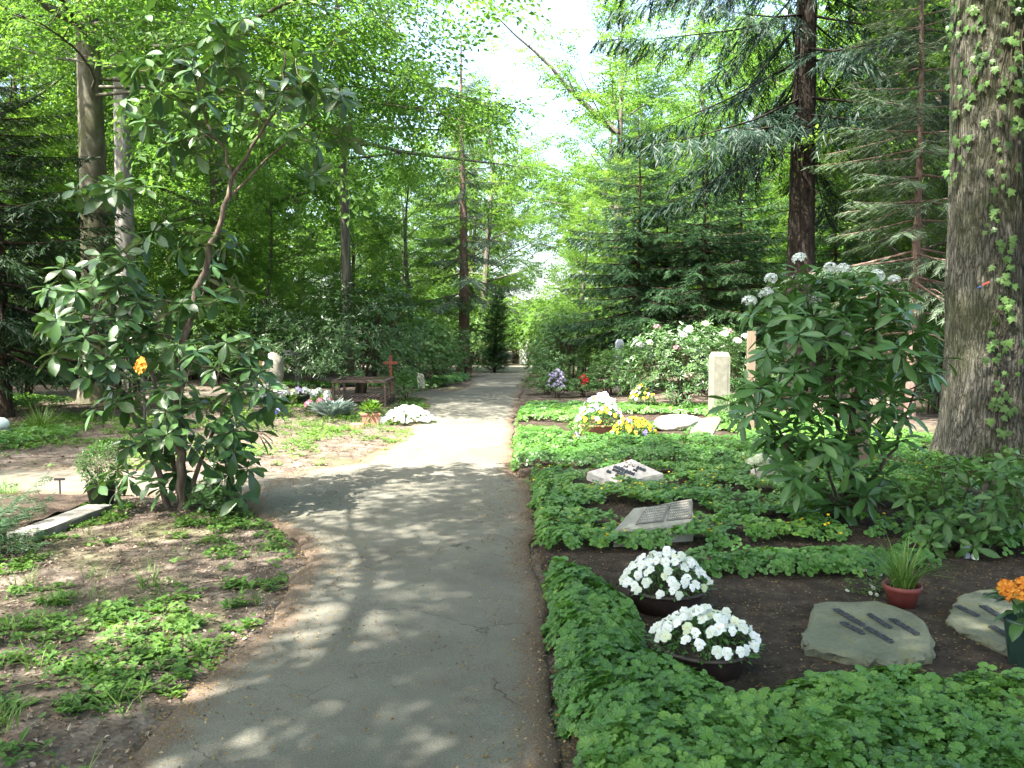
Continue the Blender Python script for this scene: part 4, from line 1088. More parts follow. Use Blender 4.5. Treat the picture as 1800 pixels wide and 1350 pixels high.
def floret(r=1.0, n=5):
    V = [[0, 0, 0]]; F = []
    for k in range(n):
        a = k * 2 * math.pi / n
        b = len(V)
        for (u, v, z) in ((.25, -.18, .12), (.75, -.34, .32), (1.0, -.12, .30), (1.0, .12, .30), (.75, .34, .32), (.25, .18, .12)):
            V.append([(u * math.cos(a) - v * math.sin(a)) * r, (u * math.sin(a) + v * math.cos(a)) * r, z * r])
        F += [[0, b, b + 5], [b, b + 1, b + 4], [b, b + 4, b + 5], [b + 1, b + 2, b + 3], [b + 1, b + 3, b + 4]]
    return np.array(V), np.array(F)
def truss_mesh(seed, mat, rad=.055, n=16, fr=.028):
    rng = np.random.RandomState(seed); mb = MB(); t = floret()
    P, D = [], []
    for i in range(n):
        z = 1 - 1.25 * (i + .5) / n; a = i * 2.4
        d = np.array([math.cos(a) * math.sqrt(max(0, 1 - z * z)), math.sin(a) * math.sqrt(max(0, 1 - z * z)), z])
        P.append(d * rad * rng.uniform(.85, 1.05)); D.append(d)
    D = np.array(D)
    F_ = frames(D)                                  # floret normal must follow D: swap columns
    Rm = np.stack([F_[:, :, 0], -F_[:, :, 2], F_[:, :, 1]], axis=2)
    mb.inst(t, Rm, np.array(P), fr * rng.uniform(.85, 1.15, n), rng.uniform(0, 1, n))
    return mb.mesh('flower_truss', mat)
tmesh = [truss_mesh(i, ML['white']) for i in range(3)]
for i, p in enumerate(TR):
    o = link('flower_truss', tmesh[i % 3], rr_t, tuple(p - np.array(rr_t.location))); s = (.95, .8, 1.0, .85)[i % 4]
    o.scale = (s, s, s * .85); o.rotation_euler = (rl.normal(0, .25), rl.normal(0, .25), rl.uniform(0, 6))
# pale pink and white heads on the broad rhododendron
pk = truss_mesh(9, ML['cream'], .07, 12, .04); pk2 = truss_mesh(10, ML['pink'], .06, 10, .035); wt = truss_mesh(11, ML['white'], .075, 12, .042)
for (px, py, m_) in ((1200, 590, wt), (1208, 582, wt), (1125, 607, wt), (1142, 603, pk), (1272, 588, wt), (1310, 592, wt), (1212, 578, pk), (1282, 583, pk2), (1190, 612, pk2), (1155, 575, pk2), (1240, 570, pk), (1296, 600, wt)):
    p = at(px, py, 16.15 + .6 * rl.rand()); l = (Matrix.Translation(rh2[0].location) @ Matrix.Diagonal((*rh2[0].scale, 1))).inverted() @ Vector(p)
    o = link('flower_truss', m_, rh2[0], tuple(l))

# small leafy shrub at the right edge
tips = []
AZ = [leaf_blade(.42, 4, .2, .06, .55), leaf_blade(.38, 4, .3, .06, .55)]
for cx, cy, rx, ry, Y, dy, n in ((1700, 870, 110, 85, 5.9, .5, 50), (1770, 850, 60, 70, 5.7, .4, 24), (1640, 880, 55, 40, 5.9, .3, 12), (1760, 950, 70, 40, 5.6, .3, 16), (1660, 950, 50, 30, 5.7, .3, 5)):
    tips += blob(rl, cx, cy, rx, ry, Y, dy, n)
tips = spaced(tips, .085)
stems = [(W([(1690, 1000, 0), (1680, 930, 0), (1650, 880, 0)], 5.75), .012, .005), (W([(1700, 1000, 0), (1720, 930, 0), (1740, 850, .1)], 5.75), .014, .005), (W([(1710, 1000, 0), (1760, 950, 0), (1790, 880, 0)], 5.75), .012, .005), (W([(1695, 1000, 0), (1690, 920, .1), (1700, 830, .2)], 5.75), .012, .005)]
leaf_shrub('azalea_shrub', 'low leafy shrub at the right edge above the second flat gravestone', 'shrub', gp(1700, 1003, .06), stems, tips, ML['azalea'], MB_['shrub_dark'], .105, 8, (-20, 40), 6, nobj=250, twig=.004, tmpls=AZ)

# ------------------------------------------------------------------ ground cover on the beds
def in_poly(P, poly):
    poly = np.array(poly); x, y = P[:, 0], P[:, 1]; ins = np.zeros(len(P), bool)
    for i in range(len(poly)):
        x1, y1 = poly[i]; x2, y2 = poly[i - 1]
        c = ((y1 > y) != (y2 > y)) & (x < (x2 - x1) * (y - y1) / (y2 - y1 + 1e-12) + x1)
        ins ^= c
    return ins
def poly_dist(P, poly):
    poly = np.array(poly); d = np.full(len(P), 9.0); gdir = np.zeros((len(P), 2))
    for i in range(len(poly)):
        a, b = poly[i - 1], poly[i]; ab = b - a
        t = np.clip(((P - a) @ ab) / (ab @ ab), 0, 1); q = a + t[:, None] * ab
        dd = np.hypot(*(P - q).T); m = dd < d
        d[m] = dd[m]; gdir[m] = (q - P)[m]
    return d, gdir / (np.linalg.norm(gdir, axis=1, keepdims=True) + 1e-9)
STEM = blade(2, .05, .1)
def cover(name, label, polys, dens, size, h, seed, zf, tmpl=LT, mat='cover', holes=(), flowers=0, gap=.0, gfreq=2.2, fade=.16, flower_mat='yellow', tbase=.5, jag=.10):
    rng = np.random.RandomState(seed); mb = MB()
    for poly in polys:
        pa = np.array(poly); lo, hi = pa.min(0) - .1, pa.max(0) + .1
        n = int(dens * np.prod(hi - lo)); P = rng.uniform(lo, hi, (n, 2))
        Q = P + jag * (np.column_stack([vnoise(P, 3.1, seed), vnoise(P, 3.1, seed + 1)]) - .5) * 2
        k = in_poly(Q, poly)
        for (hx, hy, hr) in holes: k &= np.hypot(Q[:, 0] - hx, (Q[:, 1] - hy)) > hr
        if gap > 0: k &= vnoise(P, gfreq, seed + 2) > gap - .25 * rng.rand(n)
        P, Q = P[k], Q[k]; n = len(P)
        d, gd = poly_dist(Q, poly)
        edge_ = np.clip(d / fade, 0, 1); dome = np.sqrt(np.clip(1 - (1 - edge_) ** 2, 0, 1))
        lump = .62 + .55 * vnoise(P, 4.5, seed + 3) + .25 * (vnoise(P, 11, seed + 4) - .5)
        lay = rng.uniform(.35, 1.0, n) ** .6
        z = zf(P[:, 0], P[:, 1]) + .012 + h * lump * (.25 + .75 * dome) * lay
        tilt = (1 - edge_)[:, None] * .9
        up = np.column_stack([gd * tilt + rng.normal(0, .33, (n, 2)) + [-.12, -.12], np.ones(n)])
        a = rng.uniform(0, 2 * math.pi, n)
        fd = np.column_stack([np.cos(a), np.sin(a), np.zeros(n)])
        un = nrm(up); fd = nrm(fd - un * (fd * un).sum(1, keepdims=True))
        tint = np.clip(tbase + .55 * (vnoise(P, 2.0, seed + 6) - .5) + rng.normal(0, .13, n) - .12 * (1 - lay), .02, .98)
        s = size * rng.uniform(.45, 1.3, n)
        yel = rng.rand(n) < .012; tint[yel] = 1.0
        dist = np.hypot(P[:, 0], P[:, 1]); fr = frames(fd, un); X3 = np.column_stack([P, z])
        for tm, a_, b_ in ((LT, 0, 4.2), (LT1, 4.2, 7.6), (LT2, 7.6, 99)):
            q = (dist >= a_) & (dist < b_); mb.inst(tm, fr[q], X3[q], s[q], tint[q])
        # stalks
        ks = (rng.rand(n) < .35) & (np.hypot(P[:, 0], P[:, 1]) < 8)
        hh = np.maximum(z - zf(P[:, 0], P[:, 1]), .02)
        if ks.any():
            mb.inst((STEM[0] * [.07, 1, 1], STEM[1]), frames(np.column_stack([rng.normal(0, .25, (ks.sum(), 2)), np.ones(ks.sum())])), np.column_stack([P[ks], (z - hh)[ks]]), hh[ks], .3)
        if flowers:
            m = int(flowers * len(P) / 1000); j = rng.randint(0, n, m); j = j[vnoise(P[j], 2.6, seed + 9) > .45]
            fu = nrm(np.column_stack([rng.normal(0, .4, (len(j), 2)), np.ones(len(j))]))
            F_ = frames(fu); Rm = np.stack([F_[:, :, 0], -F_[:, :, 2], F_[:, :, 1]], axis=2)
            mb.inst(floret(), Rm, np.column_stack([P[j], z[j] + .028]), .013, rng.uniform(0, 1, len(j)), 1)
    o = link(name, mb.mesh(name, [ML[mat], ML[flower_mat]]))
    return tag(o, label, 'ground cover', kind='stuff')
SZ = soil_z
cover('ground_cover', 'dense ground cover framing the nearest grave bed with the two white flower bowls', [[(.23, 2.25), (3.1, 2.25), (3.1, 3.26), (2.6, 3.30), (1.45, 3.28), (.90, 3.25), (.66, 3.6), (.70, 4.4), (.56, 4.98), (.25, 5.02)]], 1500, .082, .165, 101, SZ, fade=.2)
cover('ground_cover', 'narrow strip of ground cover behind the white flower bowls', [[(1.2, 5.0), (1.7, 4.95), (2.35, 5.0), (2.75, 5.2), (2.6, 5.45), (1.9, 5.5), (1.2, 5.42)]], 1150, .072, .12, 103, SZ)
cover('ground_cover', 'yellow-flowering ground cover around the two tilted gravestones', [[(.19, 5.55), (1.25, 5.6), (2.2, 5.9), (3.2, 6.1), (4.4, 6.5), (4.6, 8.8), (3.4, 9.4), (.5, 8.95), (.21, 8.9)]], 900, .072, .13, 105, SZ,
      holes=((1.10, 6.75, .36), (1.36, 6.7, .32), (.80, 7.9, .2), (.72, 6.75, .2), (1.15, 8.42, .34), (1.45, 8.55, .27), (1.0, 8.2, .25), (1.6, 7.75, .17), (2.45, 7.3, .22), (2.0, 6.45, .24), (2.6, 6.2, .2), (2.75, 8.3, .35), (3.1, 6.9, .3)), flowers=62, gap=.38, gfreq=2.4)
cover('ground_cover', 'bright ground cover bulging over the path edge before the pansy bowl', [[(.02, 9.2), (.5, 9.15), (3.2, 9.5), (4.0, 10.4), (3.6, 11.3), (1.6, 11.55), (1.0, 11.7), (.5, 12.6), (.05, 12.8)]], 620, .078, .17, 107, SZ, fade=.2, tbase=.45)
cover('ground_cover', 'patch of ground cover between the pansy bowls', [[(.95, 12.75), (1.6, 12.7), (2.5, 12.85), (3.6, 12.75), (3.8, 13.3), (1.9, 13.4), (1.0, 13.3)]], 620, .078, .13, 109, SZ)
cover('ground_cover', 'sunlit ground cover at the far end of the right-hand beds', [[(.06, 14.2), (1.2, 14.1), (2.0, 15.4), (4.0, 15.3), (4.2, 16.6), (1.9, 17.2), (.25, 17.4)]], 430, .09, .14, 111, SZ, fade=.2)
cover('ground_cover', 'low plants under the ivy-clad trunk and beside the small shrub', [[(3.3, 9.2), (5.2, 8.3), (6.2, 8.6), (6.2, 12.5), (4.0, 12.5)], [(2.75, 5.55), (3.6, 5.3), (4.6, 5.2), (4.6, 5.9), (3.2, 6.0)], [(2.6, 9.3), (3.6, 9.2), (5.6, 11), (5.6, 15), (3.6, 15), (3.4, 11.6)]], 300, .095, .14, 113, SZ, gap=.34, tbase=.55)
GZ = ground_z
cover('ground_cover', 'ground cover beside the pale-topped post at the left edge', [[(-9.2, 10.3), (-7.0, 10.5), (-6.7, 11.4), (-6.7, 12.6), (-9.2, 12.4)]], 480, .085, .16, 115, GZ)
cover('ground_cover', 'far strip of ground cover in front of the dark yews', [[(-13, 15.2), (-10.4, 15.0), (-9.8, 18.0), (-12.5, 19.5)]], 250, .115, .22, 117, GZ)
cover('ground_cover', 'ground cover left of the far path beside the small tilted stone', [[(-4.4, 24.0), (-2.2, 24.2), (-1.7, 26.5), (-1.5, 29.5), (-3.4, 30), (-5, 26)]], 220, .135, .22, 119, GZ)
cover('ground_cover', 'lit ground cover patch in front of the iron cross', [[(-8.6, 24.2), (-5.3, 24.4), (-5.0, 26.2), (-8.0, 26.5)]], 220, .135, .16, 121, GZ)

# ------------------------------------------------------------------ weeds, grass, litter on the left verge
def scatter_xy(rng, n, box, ok):
    P = rng.uniform([box[0], box[2]], [box[1], box[3]], (n, 2))
    return P[ok(P)]
def verge_ok(P): return ~on_path(P[:, 0], P[:, 1], -.12) & (P[:, 0] < edge(PATH_L, P[:, 1]) + .1)
def weeds(name, label, seed, box, n, thr, size, ok=verge_ok):
    rng = np.random.RandomState(seed); mb = MB()
    P = scatter_xy(rng, n, box, ok)
    P = P[.55 * vnoise(P, 1.3, seed) + .45 * vnoise(P, 5.5, seed + 1) + .10 * (rng.rand(len(P)) - .5) > thr]
    k = len(P)
    kind = rng.randint(0, 4, k)
    for q in range(4):
        C = P[kind == q]
        if not len(C): continue
        m = (5, 4, 7, 3)[q]
        CC = np.repeat(C, m, 0); kk = len(CC); a = rng.uniform(0, 6.3, kk)
        rad = size * (1.0, .8, .35, 1.4)[q]
        off = np.column_stack([np.cos(a), np.sin(a)]) * rng.uniform(.2, 1, kk)[:, None] * rad
        X = CC + off if q != 2 else CC
        z = ground_z(X[:, 0], X[:, 1]) + rng.uniform(.01, .05, kk) * (size / .06)
        tb = np.repeat(rng.uniform(.2, .85, len(C)), m) + rng.normal(0, .08, kk)
        if q == 2:    # rosette of upright pointed leaves
            D = np.column_stack([np.cos(a), np.sin(a), rng.uniform(.15, .9, kk)])
            mb.inst((leaf_blade(.34, 2, .25)[0], tri_quads(leaf_blade(.34, 2, .25)[1])), frames(D), np.column_stack([X, z - .02]), size * 1.3 * rng.uniform(.5, 1.2, kk), np.clip(tb, 0, 1))
        else:
            T = (LT1, LR, None, LT1)[q] if box[2] < 5 else (LT2, LR, None, LT2)[q]
            up = nrm(np.column_stack([rng.normal(0, .35, (kk, 2)), np.ones(kk)])); fd = np.column_stack([np.cos(a), np.sin(a), np.zeros(kk)])
            fd = nrm(fd - up * (fd * up).sum(1, keepdims=True))
            mb.inst((T[0], T[1]), frames(fd, up), np.column_stack([X, z]), size * (.75, .5, 0, .95)[q] * rng.uniform(.6, 1.25, kk), np.clip(tb, 0, 1))
    return tag(link(name, mb.mesh(name, ML['weed'])), label, 'weeds', kind='stuff')
weeds('weeds', 'low green weeds on the sun-flecked verge left of the path', 131, (-4.2, -.9, 2.4, 7.6), 6800, .505, .054, lambda P: verge_ok(P) & (P[:, 0] < edge(PATH_L, P[:, 1]) - .16))
weeds('weeds', 'scattered weeds beyond the side path', 133, (-9, -1, 9.5, 20), 6500, .55, .082)
def grass(name, label, seed, spots, mat='grass', h=.14, w=.028):
    rng = np.random.RandomState(seed); mb = MB(); T = [blade(3, w, a) for a in (.3, .7, 1.0)]
    for (x, y, r, n, hh) in spots:
        a = rng.uniform(0, 6.3, n); rr = r * np.sqrt(rng.rand(n)); X = np.column_stack([x + rr * np.cos(a), y + rr * np.sin(a)])
        zf = ground_z(X[:, 0], X[:, 1]) if x < .1 else soil_z(X[:, 0], X[:, 1])
        b = rng.uniform(0, 6.3, n); D = np.column_stack([np.cos(b) * .45, np.sin(b) * .45, np.ones(n)])
        for q in range(3):
            s = rng.randint(0, 3, n) == q
            mb.inst(T[q], frames(D[s], np.column_stack([-D[s, 0], -D[s, 1], .3 * np.ones(s.sum())])), np.column_stack([X, zf])[s], hh * rng.uniform(.5, 1.2, s.sum()), rng.uniform(.2, .9, s.sum()))
    return tag(link(name, mb.mesh(name, ML[mat])), label, 'grass', kind='stuff')
sp = [(rl.uniform(-4.2, -1.2), rl.uniform(2.5, 7.0), rl.uniform(.03, .10), rl.randint(8, 30), rl.uniform(.08, .2)) for _ in range(60)]
sp = [s for s in sp if s[0] < edge(PATH_L, s[1]) - .1]
grass('grass', 'thin grass tufts on the verge left of the path', 141, sp, h=.14, w=.035)
sp = [(rl.uniform(-5.2, -1.9), rl.uniform(13.4, 19.5), rl.uniform(.15, .4), rl.randint(60, 140), rl.uniform(.10, .2)) for _ in range(58)]
sp = [s for s in sp if s[0] < edge(PATH_L, s[1]) - .15]
grass('grass', 'rough grass around the wooden rack and flower patch', 143, sp, w=.04)
sp = [(rl.uniform(-5.2, -1.6), rl.uniform(9.9, 13.2), rl.uniform(.1, .3), rl.randint(10, 40), rl.uniform(.06, .12)) for _ in range(26)]
grass('grass', 'sparse grass on the bare earth beyond the side path', 145, [s for s in sp if s[0] < edge(PATH_L, s[1]) - .2], w=.035)

def litter(name, label, seed, n, box, size, ok, mat='litter', lift=.006, zf=GZ, wfac=.6, cat='leaf litter'):
    rng = np.random.RandomState(seed); mb = MB()
    P = scatter_xy(rng, n, box, ok); k = len(P)
    T = [(lambda q: (q[0], tri_quads(q[1])))(leaf_blade(wfac * w_, 3, d_, f_, p_)) for w_, d_, f_, p_ in ((1, .25, .22, .5), (.8, -.3, -.2, .45), (1.1, .45, .12, .55))] if mat == 'litter' and box[2] < 5 else [leaf_diamond(wfac, .25), leaf_diamond(wfac * .8, -.2), leaf_diamond(wfac * 1.15, .12)]
    a = rng.uniform(0, 6.3, k); up = nrm(np.column_stack([rng.normal(0, .35, (k, 2)), np.ones(k)]))
    fd = np.column_stack([np.cos(a), np.sin(a), np.zeros(k)]); fd = nrm(fd - up * (fd * up).sum(1, keepdims=True))
    z = zf(P[:, 0], P[:, 1]) + lift; w = rng.randint(0, 3, k)
    for q in range(3):
        s = w == q; mb.inst(T[q], frames(fd[s], up[s]), np.column_stack([P, z])[s], size * rng.uniform(.4, 1.3, s.sum()) , rng.beta(1.6, 1.6, s.sum()))
    return tag(link(name, mb.mesh(name, ML[mat])), label, cat, kind='stuff')
litter('dry_leaves', 'dry brown leaves scattered on the verge left of the path', 151, 12500, (-4.6, -.6, 2.3, 8.0), .024, verge_ok, lift=.008)
litter('dry_leaves', 'dry leaves on the ground beyond the side path', 153, 9000, (-12, -.8, 9.4, 20.5), .05, verge_ok, lift=.008)
def path_z(x, y): return .02 + 0 * x
def pm(P):
    l = edge(PATH_L, P[:, 1]); r = edge(PATH_R, P[:, 1]); d = np.minimum(P[:, 0] - l, r - P[:, 0])
    rr = np.random.RandomState(1).rand(len(P))
    return (d > -.15) & (rr < np.exp(-np.clip(d, 0, 9) / .13) + .12 + .25 * (vnoise(P, 1.7, 4) > .62))
litter('bud_scales', 'tiny brown bud scales and crumbs strewn over the path', 155, 30000, (-2.6, .35, 2.4, 12), .016, pm, 'crumb', .006, path_z, .55, 'leaf litter')
litter('bud_scales', 'tiny brown crumbs on the dark soil of the grave beds', 157, 9000, (.2, 4.4, 2.4, 9), .014, lambda P: P[:, 0] > bed_left(P[:, 1]), 'crumb', .006, SZ, .5, 'leaf litter')
def clods(name, label, seed, n, box, size, ok, zf, mat, cat):
    rng = np.random.RandomState(seed); P = scatter_xy(rng, n, box, ok); k = len(P); mb = MB()
    V = np.array([[1, 0, 0], [-1, 0, 0], [0, 1, 0], [0, -1, 0], [0, 0, .8], [.6, .6, .35], [-.6, .6, .45], [-.6, -.6, .35], [.6, -.6, .45]]) * .5
    F = np.array([[4, 0, 5], [4, 5, 2], [4, 2, 6], [4, 6, 1], [4, 1, 7], [4, 7, 3], [4, 3, 8], [4, 8, 0]])
    a = rng.uniform(0, 6.3, k); fd = np.column_stack([np.cos(a), np.sin(a), rng.normal(0, .2, k)])
    mb.inst((V, F), frames(fd), np.column_stack([P, zf(P[:, 0], P[:, 1]) + .001]), size * rng.uniform(.3, 1.0, k) ** 1.5, rng.rand(k), smooth=False)
    return tag(link(name, mb.mesh(name, mat)), label, cat, kind='stuff')
M_CLOD = plain_mat('soil_crumb', (.022, .017, .013), (.075, .057, .043), 30, .95, .1, .5, .003)
M_GRIT = plain_mat('grit', (.07, .058, .045), (.21, .18, .15), 30, .95, .1, .5, .003)
clods('soil_clods', 'loose crumbs and clods on the dark grave beds', 161, 6000, (.2, 4.6, 2.4, 9.0), .024, lambda P: P[:, 0] > bed_left(P[:, 1]), SZ, M_CLOD, 'soil')
def margin(P):
    l = edge(PATH_L, P[:, 1]) - .1; r = edge(PATH_R, P[:, 1]); d = np.minimum(np.abs(P[:, 0] - l), np.abs(r - P[:, 0]))
    return np.random.RandomState(2).rand(len(P)) < np.exp(-d / .10)
clods('grit', 'grit and crumbs gathered along the path edges', 163, 34000, (-2.7, .42, 2.4, 11), .016, margin, lambda x, y: np.where(on_path(x, y, -.02), .016, np.maximum(ground_z(x, y), -.02)), M_GRIT, 'grit')
def pebble_z(x, y): return np.maximum(ground_z(x, y), -.03)
# twigs and cones
rt = np.random.RandomState(9); mb = MB()
for i in range(150):
    x, y = rt.uniform(-4.2, -.4), rt.uniform(2.4, 8)
    if not verge_ok(np.array([[x, y]]))[0]: continue
    a = rt.uniform(0, 6.3); L = rt.uniform(.05, .28); z = gz(x, y) + .012
    pts = [[x + math.cos(a + .3 * u) * L * u, y + math.sin(a + .3 * u) * L * u, z + .012 * math.sin(3 * u)] for u in (0, .35, .7, 1)]
    mb.tube(pts, [.004, .0035, .003, .0015], 4, rt.rand())
tag(link('twigs', mb.mesh('twigs', MB_['shrub'])), 'thin dry twigs lying on the verge', 'twigs', kind='stuff')

# ------------------------------------------------------------------ graves and small things
def slab_mesh(top, bottom, seed, rough=.006, sub=5, rings=3, bev=.012, mat=None, name='stone'):
    """irregular slab: top polygon (k,3), bottom polygon (k,3) of the same order"""
    rng = np.random.RandomState(seed)
    def dens(p):
        p = np.asarray(p, float); out = []
        for i in range(len(p)):
            for q in range(sub): out.append(p[i] + (p[(i + 1) % len(p)] - p[i]) * q / sub)
        return np.array(out)
    t, b = dens(top), dens(bottom); n = len(t)
    c = t.mean(0)
    if np.sum((t[:, 0] - np.roll(t[:, 0], -1)) * (t[:, 1] + np.roll(t[:, 1], -1))) > 0: t, b = t[::-1], b[::-1]   # make it run counter-clockwise
    ins = t + (c - t) / np.linalg.norm(c - t, axis=1, keepdims=True) * bev
    lay = [ins]
    for r in range(rings + 1):
        u = r / rings; q = t + (b - t) * u
        if r == 0: q = q + (b - t) * (bev / (np.linalg.norm(b - t, axis=1, keepdims=True) + 1e-9))
        q = q + (q - c) * [1, 1, 0] * ((rng.rand(n, 1) - .5) * rough * 6) + rng.normal(0, rough * .35, (n, 3)) * (0 if r == rings else 1)
        lay.append(q)
    mid = ins * .5 + c * .5 + np.column_stack([np.zeros((n, 2)), (vnoise(ins[:, :2], 9, seed) - .5) * rough])
    mb = MB(); V = np.vstack([[c], mid] + lay); F3 = []; F4 = []
    for i in range(n):
        j = (i + 1) % n
        F3.append([0, 1 + i, 1 + j])
        for r in range(len(lay)):
            o0 = 1 + r * n; o1 = o0 + n
            F4.append([o0 + i, o1 + i, o1 + j, o0 + j])
    mb.add(V, F4, .5, 0, False); mb.F.append(np.array(F3) + 0); mb.M.append(np.zeros(len(F3), int)); mb.S.append(np.zeros(len(F3), bool))
    return mb.mesh(name, mat)
def letters(parent, p0, p1, nrm_, w, seed, name='letter_strip', hgt=.010, mat=None):
    """a cast strip of small raised letters: backing rail plus strokes"""
    rng = np.random.RandomState(seed); p0, p1 = np.array(p0), np.array(p1); d = p1 - p0; L = np.linalg.norm(d); d /= L
    n = nrm(np.array(nrm_, float)); s = np.cross(n, d); Rm = np.column_stack([d, s, n])
    mb = MB()
    mb.box((p0 + p1) / 2 + n * hgt * .35, (L, w * .82, hgt * .7), Rm)
    x = w * .12
    while x < L - w * .2:
        cw = w * rng.uniform(.35, .6); c = p0 + d * (x + cw / 2)
        for (u, v, a, b) in [((-.5, 0, .14, 1.0), (.5, 0, .14, 1.0), (0, .43, .9, .14), (0, -.43, .9, .14), (0, 0, .9, .14))[i] for i in rng.permutation(5)[:3]]:
            mb.box(c + d * u * cw * .7 + s * v * w + n * hgt * .95, (a * cw * .8, b * w, hgt * .55), Rm)
        x += cw + w * .16
    return link(name, mb.mesh(name, mat or M_BRONZE), parent)
def lathe(mb, prof, sides=28, c=(0, 0, 0), tint=.5, mat=0, ell=1.0, smooth=True):
    prof = np.array(prof); a = np.arange(sides) / sides * 2 * math.pi
    V = np.concatenate([np.column_stack([np.cos(a) * r, np.sin(a) * r * ell, np.full(sides, z)]) for r, z in prof]) + np.array(c)
    n = len(prof); i = np.arange(n - 1)[:, None] * sides; j = np.arange(sides)[None]; j2 = (j + 1) % sides
    mb.add(V, np.stack([i + j, i + j2, i + sides + j2, i + sides + j], -1).reshape(-1, 4), tint, mat, smooth)

# flat irregular gravestones with cast letter strips
def flat_stone(label, px, zt, seed, strips, thick=.09):
    top = np.array([gp(x, y, zt) for x, y in px]); c = top.mean(0)
    base = np.array([c[0], c[1], zt - thick]); t = thing('gravestone', label, 'gravestone', base)
    tl = top - base; bl = tl.copy(); bl[:, 2] = -.03; bl[:, :2] = tl[:, :2].mean(0) + (tl[:, :2] - tl[:, :2].mean(0)) * 1.05
    link('stone', slab_mesh(tl, bl, seed, .011, 5, 4, .014, M_STONE_GREEN, 'flat_stone'), t)
    for i, (a, b, w) in enumerate(strips):
        letters(t, gp(*a, zt + .002) - base, gp(*b, zt + .002) - base, (0, 0, 1), w, seed + i)
    return t
flat_stone('irregular greenish flat gravestone with five dark letter strips, in the middle of the nearest bed', [(1428, 1061), (1452, 1056), (1500, 1057), (1540, 1055), (1572, 1064), (1606, 1077), (1628, 1092), (1641, 1118), (1640, 1146), (1608, 1158), (1575, 1164), (1530, 1157), (1470, 1144), (1420, 1133), (1409, 1117), (1424, 1092)], .112, 201,
    [((1468, 1072), (1516, 1100), .034), ((1479, 1095), (1517, 1115), .030), ((1527, 1081), (1564, 1105), .028), ((1566, 1089), (1612, 1117), .034), ((1521, 1104), (1567, 1130), .032)])
flat_stone('greenish flat gravestone at the right edge, partly behind the vase of orange flowers', [(1684, 1046), (1722, 1036), (1770, 1034), (1830, 1045), (1880, 1080), (1900, 1130), (1860, 1160), (1790, 1143), (1740, 1124), (1690, 1104), (1664, 1087), (1676, 1065)], .108, 211,
    [((1681, 1066), (1718, 1084), .032), ((1726, 1066), (1775, 1096), .038), ((1741, 1102), (1790, 1128), .034), ((1730, 1045), (1755, 1052), .03)])

# two tilted pillow stones
def pillow_stone(label, corners, mat, seed, drop=.16):
    """corners: world points left-front, right-front, right-back, left-back of the tilted top"""
    c = np.array(corners); base = np.array([c[:, 0].mean(), c[:, 1].mean(), soil_at(c[:, 0].mean(), c[:, 1].mean())])
    t = thing('gravestone', label, 'gravestone', base); tl = c - base; bl = tl.copy(); bl[:, 2] = -.06
    if drop < .12: bl[:, 2] = tl[:, 2] - drop
    bl[2:, :2] += (tl[2:, :2] - tl[:2][::-1, :2]) * .03
    link('stone', slab_mesh(tl, bl, seed, .005, 8, 3, .012, mat, 'tilted_stone'), t)
    return t, tl
c = [gp(1079, 931, .20), gp(1219, 917, .21), gp(1217, 876, .34), gp(1112, 893, .33)]
t, tl = pillow_stone('grey tilted gravestone with two weathered text panels, nearer of the two tilted stones', c, M_STONE_GREY, 221)
U = lambda u, v: (tl[0] * (1 - u) + tl[1] * u) * (1 - v) + (tl[3] * (1 - u) + tl[2] * u) * v
nn = nrm(np.cross(tl[1] - tl[0], tl[3] - tl[0]))
for (u0, u1, lb) in ((.24, .60, 'pale weathered text panel'), (.63, .97, None)):
    q = [U(u0, .14), U(u1, .14), U(u1, .92), U(u0, .92)]
    pt = slab_mesh(np.array(q) + nn * .012, np.array(q) - nn * .004, 7, .0006, 2, 1, .003, M_CONC, 'text_panel')
    o = link('text_panel', pt, t)
    if lb: o['label'] = lb
    mb = MB(); rg = np.random.RandomState(int(u0 * 100))
    d = nrm(tl[1] - tl[0]); s = np.cross(nn, d); Rm = np.column_stack([d, s, nn])
    for row in range(6):
        v = .82 - row * .115; u = u0 + .03
        while u < u1 - .04:
            w_ = rg.uniform(.008, .02)
            mb.box(U(u, v) + nn * .0128, (w_ * .75, .013, .0016), Rm); u += .028
    link('inscription', mb.mesh('inscription', M_STONE_GREY), o)
c = [gp(1087, 848, .16), gp(1166, 832, .21), gp(1111, 806, .34), gp(1033, 829, .25)]
t, tl = pillow_stone('pale sunlit tilted gravestone plate with small dark letter strips, farther of the two tilted stones', c, M_STONE_PINK, 231, .085)
nn = nrm(np.cross(tl[1] - tl[0], tl[3] - tl[0]))
G = lambda px, py: (lambda r: np.array([0, 0, EYE]) + r * (((tl[0] + np.array(t.location) - [0, 0, EYE]) @ nn) / (r @ nn)) - np.array(t.location))(ray(px, py))
for i, (a, b, w) in enumerate((((1098, 814), (1115, 820), .055), ((1095, 820), (1103, 823), .04), ((1078, 821), (1098, 828), .055), ((1076, 826), (1086, 830), .04), ((1066, 829), (1074, 831.5), .04), ((1084, 831), (1098, 834.5), .05), ((1081, 836), (1091, 839), .04), ((1118, 823), (1135, 828), .05), ((1112, 826.5), (1120, 829), .035), ((1098, 829), (1115, 835), .055))):
    letters(t, G(*a) + nn * .003, G(*b) + nn * .003, nn, w, 240 + i, 'letter_strip', .012)

